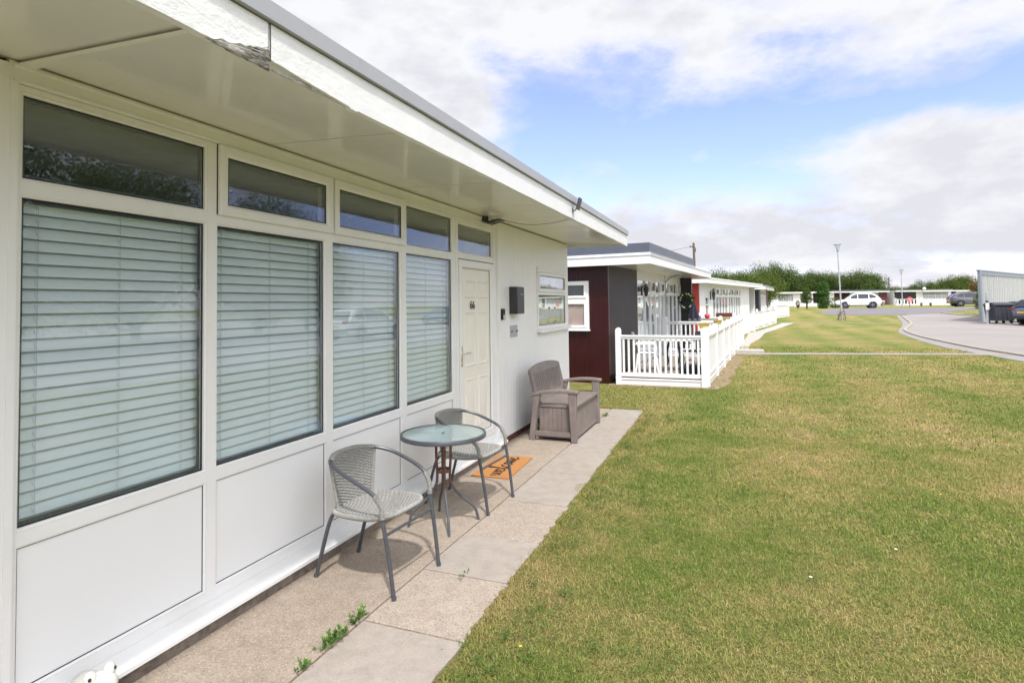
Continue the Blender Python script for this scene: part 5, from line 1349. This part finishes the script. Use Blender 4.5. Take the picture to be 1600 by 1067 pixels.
def wheelie(label, loc, rz):
    T = thing('wheeled_bin', label, 'bin', loc, rz, 'dark wheeled bins in front of the corrugated screen')
    q = MB(); a, b, h_ = .62, .45, 1.08
    vs = []
    for (k_, z) in ((.88,.17),(.92,.5),(1.0,h_),(1.04,h_+.01),(1.04,h_+.06)): vs += [(-a*k_,-b*k_,z),(a*k_,-b*k_,z),(a*k_,b*k_,z),(-a*k_,b*k_,z)]
    fs = [(3,2,1,0)]
    for j in range(4):
        for i in range(4): fs.append((j*4+i,j*4+(i+1)%4,j*4+4+(i+1)%4,j*4+4+i))
    q.add(vs, fs)
    for xx in (-.4,-.13,.13,.4): q.box(xx-.03,xx+.03,-b*1.0-.0,-b*.85,.3,1.05)
    q.build('body', M['bin'], T, bevel=.015, recalc=True)
    q = MB(); q.grid(lambda u, v: ((u-.5)*1.34, (v-.5)*1.0, h_+.065+.16*math.sin(math.pi*min(1,max(0,v)))**.7*(1-.25*abs(2*u-1)**6)), 16, 12); q.box(-.67,.67,-.52,-.47,h_+.03,h_+.10); q.build('lid', M['bin'], T)
    for sx in (-1,1):
        for sy in (-1,1):
            q = MB(); q.lathe([(.03,-.03),(.085,-.03),(.085,.03),(.03,.03)], 14, (sx*.45,sy*.3,.085), 'y'); q.box(sx*.45-.03,sx*.45+.03,sy*.3-.045,sy*.3+.045,.13,.19); q.build('wheel', M['tyre'], T)
    q = MB(); 
    for sx in (-1,1): q.tube([(sx*.66,-.2,.95),(sx*.74,-.15,.98),(sx*.74,.15,.98),(sx*.66,.2,.95)], .018, 6)
    q.build('handle', M['galv'], T)
    return T
x_, y_ = fpt(35.6, 1560.5); w1 = wheelie('large dark wheeled bin left of the one with the pale sign', (x_,y_,gz(y_)), R(20))
x_, y_ = fpt(36.4, 1594.5); w2 = wheelie('large dark wheeled bin carrying a pale sign at the right edge', (x_,y_,gz(y_)), R(20))
q = MB(); q.box(-.50,.55,-.475,-.462,.62,1.0); sg_ = q.build('sign', M['sign_white'], w2); q = MB()
for i in range(3): q.box(-.42+.05*i,.45-.08*i,-.480,-.476,.90-.09*i,.93-.09*i)
q.build('print', M['sign_pink'], sg_)

# ================================================================== CARS
def make_car(label, loc, rz, mat, L=4.45, Wd=1.84, Hh=1.65, grp='parked cars'):
    """local +x is the front"""
    T = thing('parked_car', label, 'car', loc, rz, grp); w = Wd/2; hl = L/2
    # (x, z_bottom, z_belt, half width low, half width belt)
    st = [(-hl,.52,.86,.60,.66),(-hl+.06,.40,.95,.76,.78),(-hl+.25,.34,1.02,.86,.86),(-hl+.8,.30,1.03,w-.02,w-.04),(-.6,.27,1.00,w,w-.04),(.35,.27,.98,w,w-.04),(1.0,.28,.96,w,w-.05),(1.25,.29,.95,w-.01,w-.07),(hl-.55,.32,.90,.86,.80),(hl-.2,.36,.83,.80,.72),(hl-.05,.42,.74,.68,.60),(hl,.48,.66,.52,.48)]
    q = MB(); vs = []
    for (x, zb, zt, wl, wb_) in st:
        zm = zb+(zt-zb)*.45
        ring = [(-wl*.9,zb),(-wl,zb+.06),(-wl-.005,zm),(-wb_,zt-.05),(-wb_+.06,zt),(0,zt+.02),(wb_-.06,zt),(wb_,zt-.05),(wl+.005,zm),(wl,zb+.06),(wl*.9,zb)]
        vs += [(x,a,b) for a,b in ring]
    n = 11; fs = []
    for i in range(len(st)-1):
        for k in range(n): fs.append((i*n+k,(i+1)*n+k,(i+1)*n+(k+1)%n,i*n+(k+1)%n))
    fs += [tuple(range(n)), tuple(range((len(st)-1)*n, len(st)*n))[::-1]]
    q.add(vs, fs); q.build('body', mat, T, smooth=50, recalc=True)
    # cabin
    pr = [(-hl+.12,1.00,.76),(-hl+.55,1.46,.63),(-hl+.95,Hh-.05,.60),(-.5,Hh,.60),(.15,Hh-.04,.60),(.45,Hh-.14,.61),(1.22,.955,.76)]
    def wy(z): return w-.05 - (z-.98)*.40
    q = MB(); top = [(x,z) for x,z,_ in pr]; vs = []
    for (x, z) in top: vs += [(x,-wy(z)+.0,z),(x,-wy(z)+.09,z+.03),(x,wy(z)-.09,z+.03),(x,wy(z),z)]
    base = [(top[0][0],-wy(.95),.95),(top[0][0],wy(.95),.95),(top[-1][0],-wy(.95),.93),(top[-1][0],wy(.95),.93)]
    fs = []
    for i in range(len(top)-1):
        for k in range(3): fs.append((i*4+k,i*4+k+1,(i+1)*4+k+1,(i+1)*4+k))
    nb = len(vs); vs += base; m_ = (len(top)-1)*4
    fs += [tuple([nb]+[i*4 for i in range(len(top))]+[nb+2]), tuple([nb+1]+[i*4+3 for i in range(len(top))]+[nb+3]), (nb,0,1,2,3,nb+1), (nb+2,m_,m_+1,m_+2,m_+3,nb+3)]
    q.add(vs, fs); q.build('cabin', mat, T, smooth=30, recalc=True)
    def win(poly, nm='window'):
        for sg in (-1,1):
            m = MB(); m.add([(x, sg*(wy(z)+.005), z) for x,z in poly], [tuple(range(len(poly)))]); m.build(nm, M['glass_dark'], T, smooth=0)
    win([(.08,1.03),(.98,1.02),(.42,Hh-.19),(.08,Hh-.13)]); win([(-.95,1.05),(.02,1.03),(.02,Hh-.13),(-.5,Hh-.10),(-.95,Hh-.13)]); win([(-1.02,1.06),(-1.02,Hh-.14),(-1.35,Hh-.19),(-1.72,1.22),(-1.6,1.10)])
    m = MB(); z0, z1 = 1.0, Hh-.17; x0, x1 = 1.18, .52; m.add([(x0+.01,-wy(z0)+.1,z0+.02),(x0+.01,wy(z0)-.1,z0+.02),(x1+.012,wy(z1)-.09,z1+.045),(x1+.012,-wy(z1)+.09,z1+.045)],[(0,1,2,3)]); m.build('windscreen', M['glass_dark'], T, smooth=0)
    m = MB(); m.add([(-hl+.135,-wy(1.06)+.12,1.07),(-hl+.135,wy(1.06)-.12,1.07),(-hl+.50,wy(1.42)-.1,1.45),(-hl+.50,-wy(1.42)+.1,1.45)],[(0,3,2,1)]); 
    m.v = [(x-.03,y,z+.012) for x,y,z in m.v]; m.build('rear_window', M['glass_dark'], T, smooth=0)
    for xx in (-hl+.86, hl-.92):
        for sg in (-1,1):
            W = part_empty('wheel', T)
            m = MB(); m.lathe([(.22,-.11),(.335,-.10),(.345,-.05),(.345,.07),(.33,.10),(.22,.105)], 28, (xx,sg*(w-.10),.345), 'y'); m.build('tyre', M['tyre'], W, smooth=40)
            m = MB(); m.lathe([(.0,sg*.075),(.06,sg*.085),(.225,sg*.095)], 24, (xx,sg*(w-.10),.345), 'y', caps=False)
            for k in range(5):
                a = k*1.2566; c_, s_ = math.cos(a), math.sin(a); m.tube([(xx+.03*c_,sg*(w+.005),.345+.03*s_),(xx+.215*c_,sg*(w+.003),.345+.215*s_)], [.04,.03], 6)
            m.build('rim', M['rim'], W)
            m = MB(); m.lathe([(.35,0),(.41,.0)], 28, (xx,sg*(w+.004),.36), 'y', caps=False)
            m.v = [v_ for v_ in m.v]; m.build('arch', M['black_plastic'], W)
    m = MB(); m.box(-hl+1.25,hl-1.3,-w-.004,w+.004,.255,.36); m.build('trim', M['black_plastic'], T)
    m = MB(); m.box(-hl-.01,-hl+.3,-.74,.74,.36,.52); m.build('bumper', M['black_plastic'], T)
    m = MB(); m.box(hl-.25,hl+.012,-.60,.60,.40,.50); m.build('grille', M['black_plastic'], T)
    for sg in (-1,1):
        m = MB(); m.add([(-hl-.005,sg*.46,.86),(-hl+.03,sg*.70,.84),(-hl+.28,sg*.875,.92),(-hl+.30,sg*.872,1.03),(-hl+.05,sg*.72,1.06),(-hl-.005,sg*.46,1.02)],[(0,1,4,5),(1,2,3,4)]); m.v = [(x-.012,y*1.015,z) for x,y,z in m.v]; m.build('tail_light', M['lamp_red'], T)
        m = MB(); m.add([(hl-.03,sg*.50,.70),(hl-.18,sg*.77,.72),(hl-.42,sg*.86,.80),(hl-.40,sg*.80,.86),(hl-.10,sg*.60,.80)],[(0,1,2,3,4)]); m.v = [(x+.02,y*1.02,z) for x,y,z in m.v]; m.build('headlight', M['lamp_clear'], T)
        m = MB(); ell(m, (.78,sg*(w+.07),1.08), (.06,.10,.07), 10, 8); m.build('mirror', mat, T)
    m = MB(); m.box(-hl-.022,-hl-.012,-.26,.26,.68,.80); m.build('number_plate', M['plate'], T)
    return T
d_img = 21.4
x_, y_ = fpt(63, 1339); make_car('white parked car with dark alloy wheels beyond the lawn lamp post', (x_,y_,gz(y_)), R(180+d_img-24), M['car_white'], L=4.35)
x_, y_ = fpt(66, 1520); make_car('dark grey parked estate car half hidden by the corrugated screen', (x_,y_,gz(y_)), R(d_img-26), M['car_grey'], Hh=1.66, Wd=1.86)
x_, y_ = fpt(72, 1514); make_car('red car mostly hidden behind the dark grey parked car', (x_,y_,gz(y_)), R(d_img-20), M['car_red'], Hh=1.5)
x_, y_ = fpt(33.5, 1656); make_car('navy parked car with yellow number plate cut off by the right edge', (x_,y_,gz(y_)), R(d_img-3), M['car_navy'], Hh=1.5)
make_car('white parked car on the access road, mirrored in the blinds of the chalet', (15.2,25.0,gz(25)), R(95), M['car_white'])

# ================================================================== SKY, SUN, CAMERA
SUN_EL, SUN_AZ = 57, 148; FILL_GLOW = 2.9
def sky():
    w = bpy.data.worlds.new('World'); SC.world = w; w.use_nodes = True; t = w.node_tree; N = t.nodes; L_ = t.links
    for n_ in list(N): N.remove(n_)
    out = N.new('ShaderNodeOutputWorld'); bg = N.new('ShaderNodeBackground'); L_.new(bg.outputs[0], out.inputs[0]); bg.inputs[1].default_value = SKY_K
    ni = N.new('ShaderNodeTexSky'); ni.sky_type = 'NISHITA'; ni.sun_disc = False; ni.sun_elevation = R(SUN_EL); ni.sun_rotation = R(SUN_AZ); ni.air_density = 1.1; ni.dust_density = .6; ni.ozone_density = 2.0
    tc = N.new('ShaderNodeTexCoord'); D_ = tc.outputs['Generated']
    def mth(op, a, b=None, c=None, clamp=False):
        n_ = N.new('ShaderNodeMath'); n_.operation = op; n_.use_clamp = clamp
        for v_, s_ in zip((a,b,c), n_.inputs):
            if v_ is None: continue
            if hasattr(v_, 'links'): L_.new(v_, s_)
            else: s_.default_value = v_
        return n_.outputs[0]
    sp = N.new('ShaderNodeSeparateXYZ'); L_.new(D_, sp.inputs[0]); X, Y, Z = sp.outputs
    zz = mth('ADD', mth('MAXIMUM', Z, 0.0), .10)
    cb_ = N.new('ShaderNodeCombineXYZ'); L_.new(mth('DIVIDE', X, zz), cb_.inputs[0]); L_.new(mth('DIVIDE', Y, zz), cb_.inputs[1]); cb_.inputs[2].default_value = 3.7
    def noise(sc, det, ro, off=0):
        n_ = N.new('ShaderNodeTexNoise'); n_.inputs['Scale'].default_value = sc; n_.inputs['Detail'].default_value = det; n_.inputs['Roughness'].default_value = ro; n_.inputs['Distortion'].default_value = .25
        mp = N.new('ShaderNodeMapping'); mp.inputs['Location'].default_value = (off, off*.7, off*.3); L_.new(cb_.outputs[0], mp.inputs[0]); L_.new(mp.outputs[0], n_.inputs['Vector']); return n_.outputs['Fac']
    def noise3(sc, det, ro, vs=(1,1,1), off=0):
        n_ = N.new('ShaderNodeTexNoise'); n_.inputs['Scale'].default_value = sc; n_.inputs['Detail'].default_value = det; n_.inputs['Roughness'].default_value = ro
        mp = N.new('ShaderNodeMapping'); mp.inputs['Scale'].default_value = vs; mp.inputs['Location'].default_value = (off,off,off); L_.new(D_, mp.inputs[0]); L_.new(mp.outputs[0], n_.inputs['Vector']); return n_.outputs['Fac']
    den = mth('MULTIPLY_ADD', noise(.8, 9, .6), .75, mth('MULTIPLY', noise3(9, 10, .62, (1,1,2.0)), .75))
    # banks of cloud and clear patches at fixed bearings of the sky
    def blob(d, sx, sz, amp):
        d = Vector(d).normalized(); r_ = Vector((d.y,-d.x,0)).normalized()
        dot = N.new('ShaderNodeVectorMath'); dot.operation = 'DOT_PRODUCT'; L_.new(D_, dot.inputs[0]); dot.inputs[1].default_value = r_
        a = mth('DIVIDE', dot.outputs['Value'], sx); b = mth('DIVIDE', mth('SUBTRACT', Z, d.z), sz)
        e_ = mth('MULTIPLY', mth('MULTIPLY_ADD', a, a, mth('MULTIPLY', b, b)), -1.0)
        return mth('MULTIPLY', mth('EXPONENT', e_), amp)
    tot = den
    for bl in CLOUDS: tot = mth('ADD', tot, blob(*bl))
    mask = N.new('ShaderNodeValToRGB'); e = mask.color_ramp.elements; e[0].position = .62; e[0].color = (.07,.07,.07,1); e[1].position = 1.04; e[1].color = (1,1,1,1)
    m2 = e.new(.76); m2.color = (.34,.34,.34,1); m3 = e.new(.90); m3.color = (.84,.84,.84,1)
    L_.new(tot, mask.inputs[0])
    # cloud brightness: bright tops, soft grey bases
    sh = mth('MULTIPLY_ADD', noise3(8, 7, .56, (1,1,2.1), 2.3), 1.0, mth('MULTIPLY', mth('SUBTRACT', tot, .8), -.25))
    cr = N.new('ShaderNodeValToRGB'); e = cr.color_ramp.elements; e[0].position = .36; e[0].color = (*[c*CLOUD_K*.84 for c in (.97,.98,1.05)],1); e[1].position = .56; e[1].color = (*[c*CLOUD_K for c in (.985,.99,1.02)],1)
    L_.new(mth('ADD', sh, mth('MULTIPLY', mth('SUBTRACT', Z, .20), .55, None, False)), cr.inputs[0])
    mx = N.new('ShaderNodeMix'); mx.data_type = 'RGBA'; L_.new(mask.outputs[0], mx.inputs[0])
    tint = N.new('ShaderNodeMix'); tint.data_type = 'RGBA'; tint.blend_type = 'MULTIPLY'; tint.inputs[0].default_value = 1; L_.new(ni.outputs[0], tint.inputs[6]); tint.inputs[7].default_value = SKY_TINT
    # out-of-view cloud brightened towards the sun, added as fill for the shaded facade
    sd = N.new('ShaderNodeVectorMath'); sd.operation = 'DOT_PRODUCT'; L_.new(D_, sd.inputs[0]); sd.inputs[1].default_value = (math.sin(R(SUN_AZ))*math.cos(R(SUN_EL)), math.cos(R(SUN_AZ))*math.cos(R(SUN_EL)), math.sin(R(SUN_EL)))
    gl = mth('MULTIPLY_ADD', mth('POWER', mth('MAXIMUM', sd.outputs['Value'], 0.0), 3.0), FILL_GLOW, 1.0)
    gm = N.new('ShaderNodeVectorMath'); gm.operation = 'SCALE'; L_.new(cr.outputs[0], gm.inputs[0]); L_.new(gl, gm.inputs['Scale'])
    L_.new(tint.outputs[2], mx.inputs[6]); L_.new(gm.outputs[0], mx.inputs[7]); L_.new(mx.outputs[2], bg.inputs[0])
    w.cycles.sampling_method = 'AUTOMATIC'
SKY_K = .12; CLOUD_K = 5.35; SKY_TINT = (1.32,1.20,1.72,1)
CLOUDS = [((.15,.92,.42), .45, .05, .03), ((.28,.90,.375), .17, .07, .20), ((-.50,.76,.44), .17, .10, .30), ((-.455,.83,.32), .085, .09, .38),
          ((.25,.945,.20), .15, .045, .31), ((.34,.93,.17), .12, .09, .25), ((.05,.99,.105), .50, .045, .26), ((.2,.97,.05), .30, .035, .10),
          ((-.053,.971,.235), .022, .014, .30), ((-.15,.90,.43), .20, .04, .12),
          ((.03,.96,.275), .16, .06, -.38), ((-.25,.89,.29), .13, .08, -.36), ((-.10,.95,.22), .10, .05, -.16), ((.21,.94,.275), .12, .018, -.36), ((.345,.905,.275), .06, .04, -.40), ((.09,.98,.165), .035, .015, -.12), ((.33,.94,.05), .10, .02, -.12), ((.6,-.3,.6), .9, .6, .25), ((.95,.2,.3), .5, .35, .2), ((-.375,.83,.40), .06, .045, -.24), ((-.16,.89,.395), .10, .03, -.20), ((.10,.93,.385), .08, .02, -.14), ((.56,.82,.14), .16, .06, -.38)]  # unseen banks added as facade fill, unseen clear patch added for pane reflections
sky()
ld = bpy.data.lights.new('Sun', 'SUN'); ld.energy = 2.6; ld.angle = R(2.6); ld.color = (1, .97, .93)
so_ = bpy.data.objects.new('Sun', ld); COL.objects.link(so_)
az, el_ = R(SUN_AZ), R(SUN_EL)
to_sun = Vector((math.sin(az)*math.cos(el_), math.cos(az)*math.cos(el_), math.sin(el_)))
so_.rotation_euler = to_sun.to_track_quat('Z', 'Y').to_euler(); so_.location = to_sun*60
cd = bpy.data.cameras.new('Camera'); cd.sensor_width = 36; cd.lens = 900/1600*36; cd.shift_y = -86.927/1600; cd.clip_end = 5000; cd.clip_start = .05
cam = bpy.data.objects.new('Camera', cd); COL.objects.link(cam)
yaw, pitch, roll = 0.37368441, 0.0324877938, -0.012670644
Fw = Vector((-math.sin(yaw), math.cos(yaw), 0)); Rt = Vector((math.cos(yaw), math.sin(yaw), 0)); Up = Vector((0,0,1))
F2 = Fw*math.cos(pitch)+Up*math.sin(pitch); U2 = Up*math.cos(pitch)-Fw*math.sin(pitch)
R3 = Rt*math.cos(roll)+U2*math.sin(roll); U3 = U2*math.cos(roll)-Rt*math.sin(roll)
mw = Matrix.Identity(4)
for i in range(3): mw[i][0] = R3[i]; mw[i][1] = U3[i]; mw[i][2] = -F2[i]
mw[0][3], mw[1][3], mw[2][3] = 2.7, 0, 1.70
cam.matrix_world = mw; SC.camera = cam
SC.view_settings.view_transform = 'Standard'; SC.view_settings.look = 'None'; SC.view_settings.gamma = 1; SC.view_settings.exposure = 0.60
SC.cycles.max_bounces = 10; SC.cycles.transparent_max_bounces = 24; SC.cycles.transmission_bounces = 8; SC.cycles.glossy_bounces = 5; SC.cycles.diffuse_bounces = 5
SC.cycles.use_denoising = True
